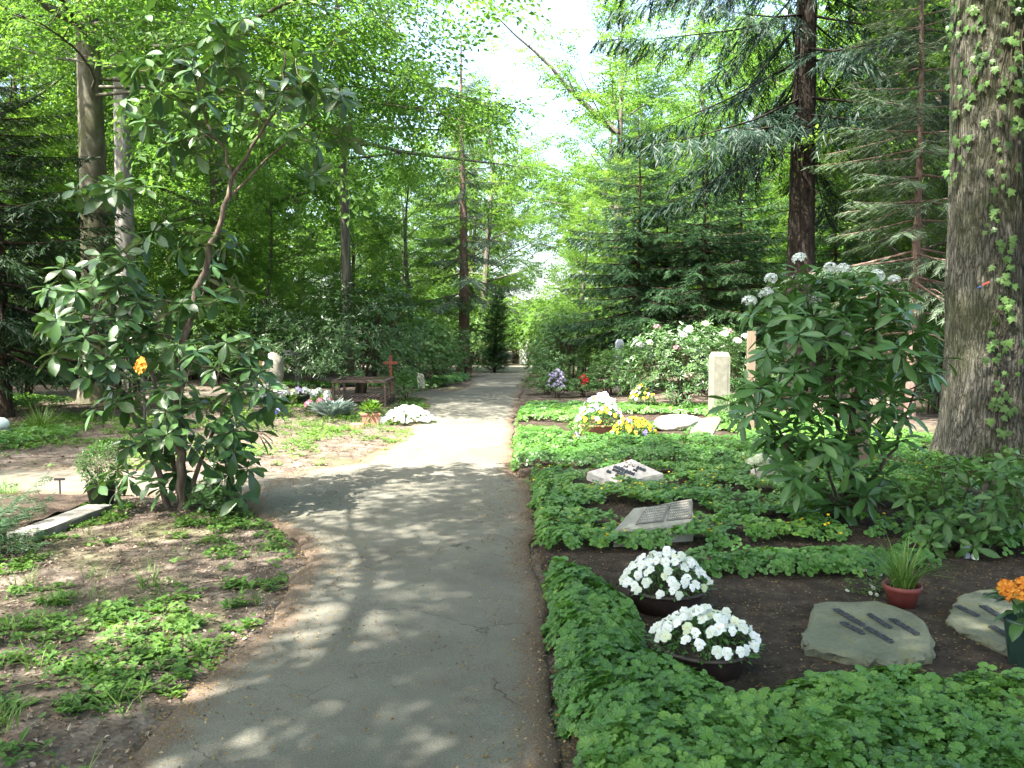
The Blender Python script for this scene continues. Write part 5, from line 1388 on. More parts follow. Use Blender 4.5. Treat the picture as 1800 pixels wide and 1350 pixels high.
# boulders, leaning slab
def rock(name, label, c, size, seed, mat, cat='rock', rz=0, tilt=0, n1=22, n2=14, flat=.25):
    mb = MB(); rg = np.random.RandomState(seed)
    th = np.arange(n1) / n1 * 2 * math.pi; ph = np.linspace(.02, math.pi - .02, n2)
    D = np.array([[math.cos(a) * math.sin(p), math.sin(a) * math.sin(p), math.cos(p)] for p in ph for a in th])
    D2 = np.sign(D) * np.abs(D) ** (1 - flat * .6)
    r = .86 + .38 * (vnoise(D * 1.6, 1, seed) - .5) + .14 * (vnoise(D * 4.5, 1, seed + 1) - .5)
    V = D2 * r[:, None] * np.array(size) / 2
    cz, sz = math.cos(rz), math.sin(rz); ct, st_ = math.cos(tilt), math.sin(tilt)
    V = V @ np.array([[1, 0, 0], [0, ct, -st_], [0, st_, ct]]).T @ np.array([[cz, -sz, 0], [sz, cz, 0], [0, 0, 1]]).T
    i = np.arange(n2 - 1)[:, None] * n1; j = np.arange(n1)[None]; j2 = (j + 1) % n1
    mb.add(V, np.stack([i + j, i + n1 + j, i + n1 + j2, i + j2], -1).reshape(-1, 4), .5, 0, True)
    o = link(name, mb.mesh(name, mat)); o.location = c; return tag(o, label, cat)
p = gp(1192, 752, .1); rock('boulder', 'low pale boulder lying in the sun behind the pansy bowl', (p[0], p[1], .17), (.95, .5, .30), 251, M_STONE_PALE, rz=.15)
p = at(1238, 776, 11.9)
mb = MB(); tq = [np.array(q) for q in ((-.22, -.03, .0), (.10, -.06, -.02), (.26, .02, .22), (.22, .05, .27), (-.02, .05, .24), (-.20, .0, .08))]
top = np.array(tq); bot = top + np.array([.03, .09, -.02])
t = link('stone_slab', slab_mesh(top[::-1], bot[::-1], 255, .004, 3, 2, .01, M_STELE, 'leaning_slab')); t.location = (p[0], p[1], .13); tag(t, 'broken grey stone slab leaning beside the boulder', 'gravestone')
p = gp(1358, 858, .06); rock('rock', 'brown stone under the pale flower head left of the white-flowered rhododendron', (p[0], p[1] + .12, .12), (.46, .34, .32), 258, M_STONE_GREY)
p = at(739, 690, 24.0)
o = link('small_headstone', slab_mesh([(-.10, -.06, .42), (.10, -.06, .36), (.10, .06, .36), (-.10, .06, .42)], [(-.06, -.06, -.05), (.14, -.06, -.05), (.14, .06, -.05), (-.06, .06, -.05)], 259, .004, 3, 3, .015, M_STONE_PINK, 'small_headstone')); o.location = (p[0], p[1], .08); tag(o, 'small tilted pinkish stone in the ground cover left of the far path', 'gravestone')

# stele
p = gp(1263, 742); w = .30
o = thing('stele', 'square grey stone stele with chamfered top beside the right-hand rhododendron', 'gravestone', (p[0], p[1], 0), .10)
mb = MB(); z = [-.1, 1.22, 1.30]; k = [w / 2, w / 2, w / 2 - .035]
rings = [np.array([[-a, -a, q], [a, -a, q], [a, a, q], [-a, a, q]]) for q, a in zip(z, k)]
V = np.vstack(rings); F = []
for r in range(2):
    for i in range(4): F.append([r * 4 + i, r * 4 + (i + 1) % 4, r * 4 + 4 + (i + 1) % 4, r * 4 + 4 + i])
F.append([8, 9, 10, 11]); mb.add(V, F); link('shaft', mb.mesh('stele_shaft', M_STELE), o)
mb = MB(); mb.box((0, -w / 2 - .004, .62), (w - .10, .010, .92)); link('face_panel', mb.mesh('stele_panel', M_STELE), o)

# wooden grave posts behind the white-flowered rhododendron
def wood_post(label, px, py_top, Y, w, roof, mat, name='grave_post'):
    top = at(px, py_top, Y); t = thing(name, label, 'grave post', (top[0], Y, 0))
    mb = MB(); mb.box((0, 0, top[2] / 2 - .1), (w, .09, top[2] + .2 - (.1 if roof else 0))); link('post', mb.mesh('post', mat), t)
    if roof:
        for s in (-1, 1):
            mb = MB(); a = R(33) * s; c_, s_ = math.cos(a), math.sin(a)
            mb.box((s * w * .42, 0, top[2] - .08), (w * 1.05, .16, .022), np.array([[c_, 0, s_], [0, 1, 0], [-s_, 0, c_]]))
            link('roof_board', mb.mesh('roof_board', mat), t)
        mb = MB(); mb.box((0, -.052, top[2] * .70), (w * .8, .018, .30)); link('name_board', mb.mesh('name_board', mat), t)
    return t
wood_post('tall pale wooden grave post with a little roof behind the white-flowered rhododendron', 1512, 600, 8.6, .20, True, M_WOOD_PALE)
wood_post('slim pale wooden grave post just right of the stone stele', 1321, 582, 12.4, .11, False, M_WOOD_PALE)

# flower plants
def pansy(seed, flat=.15):
    rng = np.random.RandomState(seed); V = []; F = []; M = []
    for k, (a, r, z) in enumerate(((60, .62, -.05), (120, .62, -.07), (5, .55, .02), (175, .55, .03), (-90, .70, .06))):
        a = R(a + rng.normal(0, 6)); c = np.array([math.cos(a), math.sin(a)]) * .42; b = len(V); n = 9
        V.append([*(c), z + .05]); 
        for i in range(n):
            q = i / n * 2 * math.pi; rr = r * (.78 + .12 * math.cos(3 * q) + rng.normal(0, .05))
            V.append([c[0] + rr * math.cos(q) * .9, c[1] + rr * math.sin(q) * .9, z + rng.normal(0, flat * .6) - .08])
        for i in range(n): F.append([b, b + 1 + i, b + 1 + (i + 1) % n])
    return np.array(V), np.array(F)
PAN = [pansy(i) for i in range(3)]
def pansy_mesh(i, mat, blotch=False, tint=.6):
    mb = MB(); mb.add(PAN[i][0], PAN[i][1], tint, 0)
    q = np.arange(6) / 6 * 2 * math.pi
    if blotch: mb.add(np.column_stack([.34 * np.cos(q), .34 * np.sin(q) - .06, np.full(6, .13)]), [[0, 1, 2], [0, 2, 3], [0, 3, 4], [0, 4, 5]], .5, 1)
    mb.add(np.column_stack([.10 * np.cos(q), .10 * np.sin(q), np.full(6, .16)]), [[0, 1, 2], [0, 2, 3], [0, 3, 4], [0, 4, 5]], .5, 2)
    return mb.mesh('pansy_flower', [ML[mat], ML['blotch'], ML['yellow']])
PM = {}
def pan(mat, bl, i, tint):
    k = (mat, bl, i, round(tint * 3))
    if k not in PM: PM[k] = pansy_mesh(i, mat, bl, round(tint * 3) / 3)
    return PM[k]
def flower_bowl(label, c, r, h, potmat, kinds, nfl, fs, mound, seed, ell=1.0, nleaf=420, lf=.035, foot=.62, part='bowl', name='flower_bowl', rimw=.016):
    rng = np.random.RandomState(seed); t = thing(name, label, 'flower bowl', c)
    mb = MB()
    lathe(mb, [(.001, 0), (r * foot, 0), (r * (foot + .06), .006), (r * .90, h * .72), (r * .97, h * .86), (r * 1.03, h * .90), (r * 1.04, h * .97), (r * 1.02, h), (r * .97, h), (r * .93, h * .93), (r * .90, h * .80)], 40, ell=ell)
    link(part, mb.mesh('pot', potmat), t)
    mb = MB(); lathe(mb, [(r * .93, h * .80), (r * .5, h * .86), (.001, h * .88)], 24, ell=ell); link('potting_soil', mb.mesh('potting_soil', M_SOIL), t)
    n = nleaf; a = rng.uniform(0, 6.3, n); q = np.sqrt(rng.rand(n)); x, y = np.cos(a) * q * r * 1.05, np.sin(a) * q * r * 1.05 * ell
    z = h * .86 + mound * (1 - q ** 2.2) * (.4 + .6 * rng.rand(n)) + .01
    D = np.column_stack([np.cos(a) * (.3 + q), np.sin(a) * (.3 + q), rng.uniform(-.3, .8, n)])
    mb = MB(); T = leaf_blade(.45, 2, .2); mb.inst((T[0], T[1]), frames(D, nrm(np.column_stack([rng.normal(0, .4, (n, 2)), np.ones(n)]))), np.column_stack([x, y, z]), lf * rng.uniform(.7, 1.3, n), rng.uniform(.1, .7, n))
    for i in range(0, n, 6): mb.tube([[x[i] * .8, y[i] * .8, h * .84], [x[i], y[i], z[i]]], .0022, 3, .4, cap=False)
    link('foliage', mb.mesh('bowl_foliage', ML['cover']), t, kind='stuff')
    P = []
    for tries in range(6000):
        if len(P) >= nfl: break
        a = rng.uniform(0, 6.3); q = math.sqrt(rng.rand()) * 1.08
        p = np.array([math.cos(a) * q * r, math.sin(a) * q * r * ell, 0]); p[2] = h * .88 + mound * (1.12 - .8 * q ** 2.4) * rng.uniform(.82, 1.08) + .012
        if all(np.linalg.norm(p - o_[0]) > fs * .52 for o_ in P): P.append((p, a, q))
    for p, a, q in P:
        kd = kinds[rng.randint(len(kinds))]
        if callable(kd): kd = kd(p)
        o = link('flower', pan(kd[0], kd[1], rng.randint(3), rng.rand()), t)
        out = nrm(np.array([math.cos(a) * q * .9 - .25, math.sin(a) * q * .9 * ell - .45, .75]) + rng.normal(0, .28, 3))
        z_ = out; u_ = nrm(np.array([0, 0, 1.0]) - z_ * z_[2] + rng.normal(0, .1, 3)); u_ = nrm(u_ - z_ * (u_ @ z_)); s_ = np.cross(u_, z_)
        M = np.eye(4); M[:3, :3] = np.column_stack([s_, u_, z_]) * (fs * .5 * rng.uniform(.8, 1.2)); M[:3, 3] = p
        o.matrix_local = Matrix(M.tolist())
    return t
p = gp(1251, 1196, .065); flower_bowl('dark brown bowl of white pansies at the front of the nearest bed', (p[0], p[1] + .14, soil_at(p[0], p[1]) - .01), .228, .135, M_BOWL, [('white', False)] * 7 + [('cream', False)], 78, .064, .13, 301, foot=.68)
p = gp(1178, 1083, .065); flower_bowl('dark bowl of white pansies standing behind the front one', (p[0], p[1] + .14, soil_at(p[0], p[1]) - .01), .235, .14, M_BOWL, [('white', False)] * 9 + [('cream', False)], 88, .066, .16, 302, foot=.66)
p = gp(1117, 784, .065); flower_bowl('brown bowl of yellow and purple pansies', (p[0], p[1] + .2, soil_at(p[0], p[1]) - .01), .305, .15, M_BOWL, [('yellow', True)] * 5 + [('blue', True)] * 2 + [('orange', True)], 70, .075, .22, 303, ell=.8, nleaf=500, lf=.045, foot=.72)
def side(p): return ('blue', True) if p[0] < -.15 else (('yellow', False) if p[0] < -.02 else ('white', False))
p = gp(1062, 772, .065); flower_bowl('pot overflowing with blue, yellow and white pansies left of the boulder', (p[0], p[1] + .5, soil_at(p[0], p[1] + .5) - .01), .34, .20, M_TERRA, [side, side, side, ('white', False), ('lilac', True), ('yellow', True)], 105, .085, .42, 304, nleaf=700, lf=.055)
p = gp(1128, 722, .065); flower_bowl('low pot of yellow pansies in the shade below the pink-flowered rhododendron', (p[0], p[1], soil_at(p[0], p[1])), .26, .16, M_BLACKPOT, [('yellow', True)] * 4 + [('lilac', True)], 34, .08, .34, 305, nleaf=500, lf=.055)
p = gp(1016, 789, .065); flower_bowl('small brown pot of lilac violas with long grassy leaves by the bed edge', (p[0], p[1], soil_at(p[0], p[1])), .12, .10, M_BOWL, [('lilac', True)] * 4 + [('yellow', True)], 26, .06, .12, 306, nleaf=160, lf=.04)
gt = bpy.data.objects[-1]
def long_grass(parent, name, seed, n, L, r, z0, mat='grass', w=.018, arch=(.4, .8, 1.2), spread=.45):
    rng = np.random.RandomState(seed); mb = MB()
    for a_ in arch:
        k = n // len(arch); T = blade(6, w, a_); b = rng.uniform(0, 6.3, k); q = rng.uniform(.1, 1, k) * spread
        D = np.column_stack([np.cos(b) * q, np.sin(b) * q, np.ones(k)])
        mb.inst(T, frames(D, np.column_stack([-D[:, 0], -D[:, 1], np.full(k, .4)])), np.column_stack([np.cos(b) * r * rng.rand(k), np.sin(b) * r * rng.rand(k), np.full(k, z0)]), L * rng.uniform(.55, 1.15, k), rng.uniform(.2, .95, k))
    return link(name, mb.mesh(name, ML[mat]), parent)
vio = [o for o in bpy.data.objects if o.get('label', '').startswith('small brown pot of lilac')][0]
long_grass(vio, 'long_leaves', 307, 42, .50, .05, .08, w=.026)
# red pot with grassy plant and daisies
p = gp(1585, 1060, .065)
t = thing('potted_grass', 'dark red pot with a grassy plant behind the nearest flat gravestone', 'potted plant', (p[0], p[1], soil_at(p[0], p[1])))
mb = MB(); lathe(mb, [(.001, 0), (.072, 0), (.092, .09), (.098, .095), (.104, .098), (.106, .125), (.100, .127), (.094, .12), (.085, .10)], 36); link('pot', mb.mesh('red_pot', M_REDPOT), t)
mb = MB(); lathe(mb, [(.09, .105), (.001, .112)], 20); link('potting_soil', mb.mesh('pot_soil', M_SOIL), t)
long_grass(t, 'grassy_leaves', 311, 150, .34, .07, .10, w=.022, spread=.55)
rg = np.random.RandomState(312)
def daisy():
    V = []; F = []
    for k in range(12):
        a = k / 12 * 2 * math.pi; b = len(V); c_, s_ = math.cos(a), math.sin(a)
        V += [[.2 * c_, .2 * s_, .02], [.7 * c_ + .14 * s_, .7 * s_ - .14 * c_, .05], [1.0 * c_, 1.0 * s_, 0], [.7 * c_ - .14 * s_, .7 * s_ + .14 * c_, .05]]; F += [[b, b + 1, b + 2], [b, b + 2, b + 3]]
    return np.array(V), np.array(F)
DM = MB(); DM.add(*daisy(), .9, 0); q = np.arange(8) / 8 * 2 * math.pi
DM.add(np.vstack([np.column_stack([.3 * np.cos(q), .3 * np.sin(q), np.full(8, .06)]), [[0, 0, .16]]]), [[i, (i + 1) % 8, 8] for i in range(8)], .6, 1); DMm = DM.mesh('daisy_flower', [ML['white'], ML['yellow']])
pd = gp(1535, 1040, .065)
t = thing('daisy_plant', 'small white daisies growing beside the red pot', 'flowers', (pd[0], pd[1], soil_at(pd[0], pd[1])))
mb = MB(); heads = []
for (px, py, Y) in ((1513, 1000, 5.05), (1516, 1003, 5.0), (1521, 1002, 5.0), (1531, 1022, 4.9), (1541, 1019, 4.95), (1531, 1039, 4.8), (1535, 1045, 4.75), (1489, 1053, 4.7), (1562, 1040, 4.75), (1563, 1048, 4.75), (1530, 1053, 4.65), (1541, 1056, 4.62), (1548, 1010, 5.0), (1624, 990, 5.2), (1632, 992, 5.2)):
    h_ = at(px, py, Y) - np.array(t.location); h_[2] = max(h_[2], .03); heads.append(h_)
    b_ = np.array([h_[0] * .5, h_[1] * .5 + .02, -.01]); mb.tube([b_, b_ * .4 + h_ * .6 + [0, 0, .03], h_], .0018, 3, .5, cap=False)
k = 150; X = np.column_stack([rg.normal(-.02, .10, k), rg.normal(0, .06, k), rg.uniform(0, .09, k)]); D = rg.normal(0, 1, (k, 3)); D[:, 2] = np.abs(D[:, 2]) * .4
T = leaf_blade(.35, 2, .2); mb.inst((T[0], tri_quads(T[1])), frames(D), X, .035, rg.rand(k))
link('foliage', mb.mesh('daisy_foliage', ML['weed']), t, kind='stuff')
for h_ in heads:
    o = link('flower', DMm, t, tuple(h_)); o.scale = (.014,) * 3; o.rotation_euler = (rg.uniform(.2, .9), rg.normal(0, .4), rg.uniform(-1, 1))
# green vase with orange flowers at the right edge
p = gp(1790, 1168, .065); vz = soil_at(p[0], p[1])
t = thing('flower_vase', 'dark green grave vase holding orange flowers at the right edge', 'vase', (p[0] + .03, p[1] + .02, vz))
mb = MB(); lathe(mb, [(.001, -.05), (.048, -.05), (.055, .0), (.082, .20), (.084, .215), (.078, .215), (.05, .0)], 28); link('vase', mb.mesh('green_vase', M_GREENVASE), t)
om = truss_mesh(21, ML['orange'], .05, 11, .05)
mb = MB()
for (px, py) in ((1770, 1034), (1800, 1030), (1785, 1048), (1840, 1045)):
    h_ = at(px, py, p[1] + rg.normal(0, .03)) - np.array(t.location); o = link('flower', om, t, tuple(h_)); o.scale = (.58,) * 3; o.rotation_euler = (rg.uniform(-.5, .9), rg.normal(0, .4), rg.uniform(0, 6))
    mb.tube([[0, 0, .1], [h_[0] * .4, h_[1] * .4, .25], h_], .004, 5, .3)
for i in range(16):
    a = rg.uniform(0, 6.3); d = np.array([math.cos(a), math.sin(a), rg.uniform(-.5, .6)])
    T = RL[1]; mb.inst(T, frames(d), np.array([[.02 * math.cos(a), .02 * math.sin(a), rg.uniform(.22, .33)]]), rg.uniform(.10, .17), rg.uniform(.1, .5), smooth=True)
link('foliage', mb.mesh('vase_foliage', ML['rhodo']), t, kind='stuff')
# pale ornament under the small shrub
p = gp(1703, 978, .07)
t = thing('ornament', 'small pale grey wing-shaped ornament under the low shrub at the right', 'ornament', (p[0], p[1], soil_at(p[0], p[1])))
mb = MB(); T = leaf_blade(.55, 5, -.1, .12, .6); V = T[0] * .11; V = V[:, [0, 2, 1]]; 
mb.add(V + [-.01, 0, .03], T[1], .5, 0, True); mb.add(V * [1, 1, .98] + [-.01, .015, .03], T[1][:, ::-1], .5, 0, True); mb.box((-.01, .007, .02), (.03, .03, .04)); link('wing', mb.mesh('wing', M_BLUEGREY), t)
o = rock('ornament_foot', None, (.03, -.02, .02), (.06, .05, .06), 331, M_WHITE); o.parent = t; del o['category']; o.name = 'base'
# pale flower heads on the brown stone
p = at(1340, 810, 8.1)
t = thing('hydrangea', 'pale green-white flower heads in front of the brown stone, left of the large rhododendron', 'flowers', (p[0], p[1], soil_at(p[0], p[1])))
hm_ = truss_mesh(31, ML['cream'], .10, 46, .036); mb = MB()
for i, (px, py) in enumerate(((1325, 812), (1340, 806), (1356, 802), (1362, 812), (1345, 816))):
    h_ = at(px, py, 8.1) - np.array(t.location); o = link('flower_head', hm_, t, tuple(h_)); s = .72 + .1 * (i % 2); o.scale = (s, s, s * .6); mb.tube([[0, 0, -.05], [h_[0] * .7, h_[1], h_[2] * .5], h_], .006, 5)
link('stem', mb.mesh('hydrangea_stem', MB_['shrub_dark']), t)

# clipped box balls
def box_ball(label, c, r, seed, stem=False, pot=None, leafm='azalea'):
    rng = np.random.RandomState(seed); t = thing('box_shrub', label, 'shrub', c)
    n = 2600; D = nrm(rng.normal(0, 1, (n, 3))); q = rng.uniform(.7, 1.04, n) * (.9 + .2 * vnoise(D * 2.5, 1, seed)); P = D * r * q[:, None] + [0, 0, r * .95 + (pot[1] if pot else 0)]
    mb = MB(); mb.inst(leaf_diamond(.6, .1), frames(D + rng.normal(0, .7, (n, 3))), P, r * .13 * rng.uniform(.6, 1.2, n), np.clip(.45 + .5 * (vnoise(D * 3, 1, seed) - .5) + rng.normal(0, .15, n), 0, 1)); link('foliage', mb.mesh('box_foliage', ML[leafm]), t)
    mb = MB()
    for k in range(5): mb.tube([[0, 0, -.02 + (pot[1] * .8 if pot else 0)], [*rng.normal(0, r * .3, 2), r * .8 + (pot[1] if pot else 0)]], [.02, .006], 5)
    link('stem', mb.mesh('box_stem', MB_['shrub_dark']), t)
    if pot:
        mb = MB(); lathe(mb, [(.001, 0), (pot[0] * .75, 0), (pot[0], pot[1] * .9), (pot[0] * 1.06, pot[1] * .92), (pot[0] * 1.06, pot[1]), (pot[0] * .95, pot[1]), (pot[0] * .9, pot[1] * .8), (.001, pot[1] * .85)], 30); link('pot', mb.mesh('ball_pot', M_BLACKPOT), t)
    return t
p = gp(1262, 752); box_ball('round light green box bush at the foot of the stone stele', (p[0] + .03, p[1] - .75, .05), .30, 341)
p = gp(192, 892); box_ball('small round bush in a black pot by the side path on the left', (p[0] - .12, p[1] + .1, .0), .20, 342, pot=(.13, .20), leafm='azalea')
# small far-right beds: azaleas with red and mauve flowers
def azalea(label, c, r, h, seed, fm, nf):
    ms = dome_meshes(seed, 'azalea', ML['azalea'], r, h, 260, .07, .45, 6, .2, 5, .3); t, k = shrub(ms, c, label, 'azalea', 'azalea')
    P, d = ms[2], ms[3]; o = np.argsort(-(d[:, 2] - d[:, 1] * 1.0)); m = truss_mesh(seed, ML[fm], .03, 6, .026)
    for i in o[:nf]: link('flower_head', m, t, tuple(P[i] * 1.06))
p = gp(1027, 698); azalea('low azalea with red flowers right of the far path', (p[0], p[1], 0), .45, .62, 351, 'red', 22)
p = gp(978, 700); azalea('low azalea with mauve flowers at the right edge of the far path', (p[0], p[1], 0), .55, .68, 352, 'lilac', 46)

# --- left side: wooden rack
p = gp(634, 714); w, dp, h = 1.24, .95, .52
t = thing('wooden_rack', 'weathered wooden rack with slatted floor and open frame beside the path', 'rack', (p[0], p[1] + .48, gz(p[0], p[1] + .3)), R(-4)); t.rotation_euler = (R(2.0), 0, R(-4)); t.location.z += .03
th = .05
def bx(name, c, s, lab=None):
    mb = MB(); mb.box(c, s); return link(name, mb.mesh(name, M_WOOD_OLD), t)
for sx in (-1, 1):
    for sy in (-1, 1): bx('post', (sx * (w / 2 - th / 2), sy * (dp / 2 - th / 2), h / 2 - .02), (th, th, h))
    bx('post', (sx * (w / 2 - th / 2 + .002), 0, h / 2), (th * .8, th, h - .08))
    bx('top_rail', (sx * (w / 2 - .03), 0, h + .018), (.075, dp - .175, .06))
    bx('base_rail', (sx * (w / 2 - .03), 0, .10), (.04, dp - 2 * th - .004, .07))
for sy in (-1, 1):
    bx('top_rail', (0, sy * (dp / 2 - .04), h + .020), (w + .03, .085, .06)); bx('base_rail', (0, sy * (dp / 2 - .035), .11), (w - 2 * th - .004, .045, .055))
for i in range(10): bx('slat', (-w / 2 + .12 + i * (w - .24) / 9, 0, .156), (.062, dp - .02, .026))

# cross and grave things on the left
def cross(name, label, c, h, wv, arm, mat, thick=.05, rz=0, armz=.7, roof=False):
    t = thing(name, label, 'grave cross', c, rz); mb = MB(); mb.box((0, 0, h / 2 - .1), (wv, thick, h + .2)); link('upright', mb.mesh('upright', mat), t)
    mb = MB(); mb.box((arm[1], -.004, h * armz), (arm[0], thick * 1.15, wv * 1.0)); link('crossbar', mb.mesh('crossbar', mat), t)
    if roof:
        for s in (-1, 1):
            mb = MB(); a = R(38) * s; c_, s_ = math.cos(a), math.sin(a)
            mb.box((s * .15, 0, h + .01), (.40, .12, .03), np.array([[c_, 0, s_], [0, 1, 0], [-s_, 0, c_]])); link('roof_board', mb.mesh('roof_board', mat), t)
    return t
p = at(459, 690, 20.5); top = at(459, 629, 20.5)
cross('wooden_cross', 'plain yellowish wooden grave cross left of the flower patch', (p[0], p[1], 0), top[2], .075, (.34, -.05), M_WOOD_YEL, .05, R(18), .42)
p = at(715, 640, 23.4); top = at(715, 622, 23.4)
cross('wooden_cross', 'red-brown wooden grave cross in front of the dark rhododendron', (p[0], 20.35, 0), at(715, 624, 20.35)[2], .075, (.36, 0), M_WOOD_RED, .05, R(-8), .82)
more(br1, (-2.60, 19.7, 0), 2.4, (.42, .35, .37), 'small bush in front of the red-brown wooden cross')
# pale leaning stone with vase
p = at(467, 692, 19.9)
o = link('small_headstone', slab_mesh([(-.10, -.05, .40), (.10, -.05, .40), (.10, .03, .42), (-.10, .03, .42)], [(-.12, -.06, -.05), (.12, -.06, -.05), (.12, .06, -.05), (-.12, .06, -.05)], 361, .004, 4, 3, .02, M_STONE_PALE, 'pale_headstone')); o.location = (p[0], p[1], .0); tag(o, 'small pale headstone in front of the yellowish wooden cross', 'gravestone')
p = at(482, 672, 19.8)
t = thing('bouquet', 'white and green bouquet beside the yellowish wooden cross', 'bouquet', (p[0], p[1], 0))
mb = MB(); lathe(mb, [(.001, -.03), (.05, -.03), (.075, .25), (.065, .25)], 18); link('vase', mb.mesh('bouquet_vase', M_BLACKPOT), t)
mb = MB(); D = nrm(rg.normal(0, 1, (60, 3)) + [0, 0, .8]); mb.inst(RL[0], frames(D), D * .05 + [0, 0, .28], .2, rg.rand(60)); link('foliage', mb.mesh('bouquet_foliage', ML['rhodo']), t, kind='stuff')
wm = truss_mesh(41, ML['white'], .06, 10, .05)
for q in ((-.05, -.08, .5), (.1, -.06, .40), (.16, 0, .34), (0, -.12, .36)): link('flower', wm, t, q)
# rounded boulder gravestone
p = at(480, 640, 23.0); rock('gravestone', 'rounded pale boulder gravestone behind the yellowish wooden cross', (p[0], p[1], .58), (.68, .45, 1.06), 371, M_STONE_GREY, 'gravestone', flat=.4)
more(br1, (p[0] + .05, p[1] - 1.0, 0), 1.4, (.36, .3, .34), 'small dark bush in front of the rounded boulder gravestone')
# iron lattice cross
p = at(523, 660, 22.6); H = at(523, 596, 22.6)[2]
t = thing('iron_cross', 'dark openwork iron grave cross before the rhododendrons', 'grave cross', (p[0], p[1], 0))
for nm, segs in (('upright', [((-.05, 0, -.1), (-.05, 0, H)), ((.05, 0, -.1), (.05, 0, H))]), ('crossbar', [((-.36, 0, H - .34), (.36, 0, H - .34)), ((-.36, 0, H - .44), (.36, 0, H - .44))])):
    mb = MB()
    for a, b in segs: mb.tube([a, b], .014, 6)
    k = 9 if nm == 'upright' else 6
    for i in range(k):
        a0, b0 = np.array(segs[0][0]), np.array(segs[0][1]); a1, b1 = np.array(segs[1][0]), np.array(segs[1][1])
        u, v = i / k, (i + 1) / k; mb.tube([a0 + (b0 - a0) * u, a1 + (b1 - a1) * v], .008, 5); mb.tube([a1 + (b1 - a1) * u, a0 + (b0 - a0) * v], .008, 5)
    link(nm, mb.mesh('iron_' + nm, M_IRON), t)
mb = MB(); lathe(mb, [(.001, -.02), (.085, -.02), (.085, .02), (.001, .02)], 20); o = link('medallion', mb.mesh('medallion', M_IRON), t, (0, -.03, H - .39)); o.rotation_euler = (math.pi / 2, 0, 0)
p2 = at(532, 612, 22.5); o = link('rose', wm, t, (.14, -.05, H - .33))
# pots and flower clumps around the rack
def clump(name, label, px, py, Y, r, h, nl, leafm, flower, nf, fs, seed, leafL=.16, up=.9, cat='flowers'):
    rng = np.random.RandomState(seed); p = at(px, py, Y); t = thing(name, label, cat, (p[0], p[1], gz(p[0], p[1])))
    a = rng.uniform(0, 6.3, nl); q = np.sqrt(rng.rand(nl)); D = np.column_stack([np.cos(a) * q, np.sin(a) * q, up * np.ones(nl)])
    X = np.column_stack([np.cos(a) * q * r * .75, np.sin(a) * q * r * .75, rng.uniform(0, h * .5, nl)])
    T = leaf_blade(.28, 3, .3); mb = MB(); mb.inst((T[0], T[1]), frames(D), X, leafL * rng.uniform(.6, 1.2, nl), rng.rand(nl)); link('foliage', mb.mesh(name + '_foliage', ML[leafm]), t, kind='stuff')
    if flower:
        m = truss_mesh(seed, ML[flower], fs * .6, 9, fs * .55)
        for i in range(nf):
            a = rng.uniform(0, 6.3); q = math.sqrt(rng.rand()); o = link('flower', m, t, (math.cos(a) * q * r, math.sin(a) * q * r, h * rng.uniform(.75, 1.15) * (1 - .35 * q)))
    return t
clump('flower_clump', 'purple flower clump by the lower branches of the tall rhododendron', 478, 712, 17.5, .32, .42, 130, 'weed', 'lilac', 9, .085, 381)
clump('flower_clump', 'pale yellow and white flower clump right of the purple one', 502, 708, 17.8, .34, .40, 130, 'weed', 'cream', 10, .10, 382)
clump('flower_clump', 'pink-red flower clump left of the silver-leaved plant', 557, 728, 16.6, .28, .30, 110, 'weed', 'pink', 7, .085, 383)
clump('flower_clump', 'white flowers in the grass left of the wooden rack', 562, 702, 18.6, .2, .30, 50, 'weed', 'white', 6, .10, 384)
clump('silver_plant', 'silver-blue leaved plant in front of the wooden rack', 586, 738, 15.9, .34, .30, 260, 'silver', None, 0, 0, 385, .28, .9, 'plant')
clump('flower_clump', 'low violet flowers in front of the purple clump', 492, 742, 15.6, .25, .16, 80, 'weed', 'blue', 6, .06, 386)
p = at(533, 712, 18.2)
t = thing('flower_pot', 'black pot with lilac and white flowers near the wooden rack', 'flower pot', (p[0], p[1], 0))
mb = MB(); lathe(mb, [(.001, 0), (.11, 0), (.15, .22), (.16, .23), (.16, .26), (.14, .26), (.13, .2), (.001, .22)], 26); link('pot', mb.mesh('black_pot', M_BLACKPOT), t)
mb = MB(); D = nrm(rg.normal(0, 1, (50, 3)) + [0, 0, .8]); mb.inst(RL[0], frames(D), D * .05 + [0, 0, .24], .12, rg.rand(50)); link('foliage', mb.mesh('pot_foliage', ML['weed']), t, kind='stuff')
lm = truss_mesh(43, ML['lilac'], .06, 10, .05)
for q, m_ in (((-.10, -.05, .36), lm), ((-.05, -.1, .33), lm), ((.06, -.06, .34), wm), ((.12, 0, .31), wm), ((.02, .08, .36), wm)): link('flower', m_, t, q)
# terracotta planter with leafy plant, block and white stone
p = gp(650, 747)
t = thing('planter', 'terracotta planter with a leafy plant in front of the wooden rack', 'planter', (p[0], p[1] + .12, gz(p[0], p[1] + .1)), R(6))
mb = MB(); a, b = .13, .16; V = [[-a, -a * .7, 0], [a, -a * .7, 0], [a, a * .7, 0], [-a, a * .7, 0], [-b, -b * .7, .20], [b, -b * .7, .20], [b, b * .7, .20], [-b, b * .7, .20]]
c_ = b + .015; V += [[-c_, -c_ * .7, .20], [c_, -c_ * .7, .20], [c_, c_ * .7, .20], [-c_, c_ * .7, .20], [-c_, -c_ * .7, .235], [c_, -c_ * .7, .235], [c_, c_ * .7, .235], [-c_, c_ * .7, .235], [-a, -a * .7, .235], [a, -a * .7, .235], [a, a * .7, .235], [-a, a * .7, .235], [-a, -a * .7, .19], [a, -a * .7, .19], [a, a * .7, .19], [-a, a * .7, .19]]
F = []
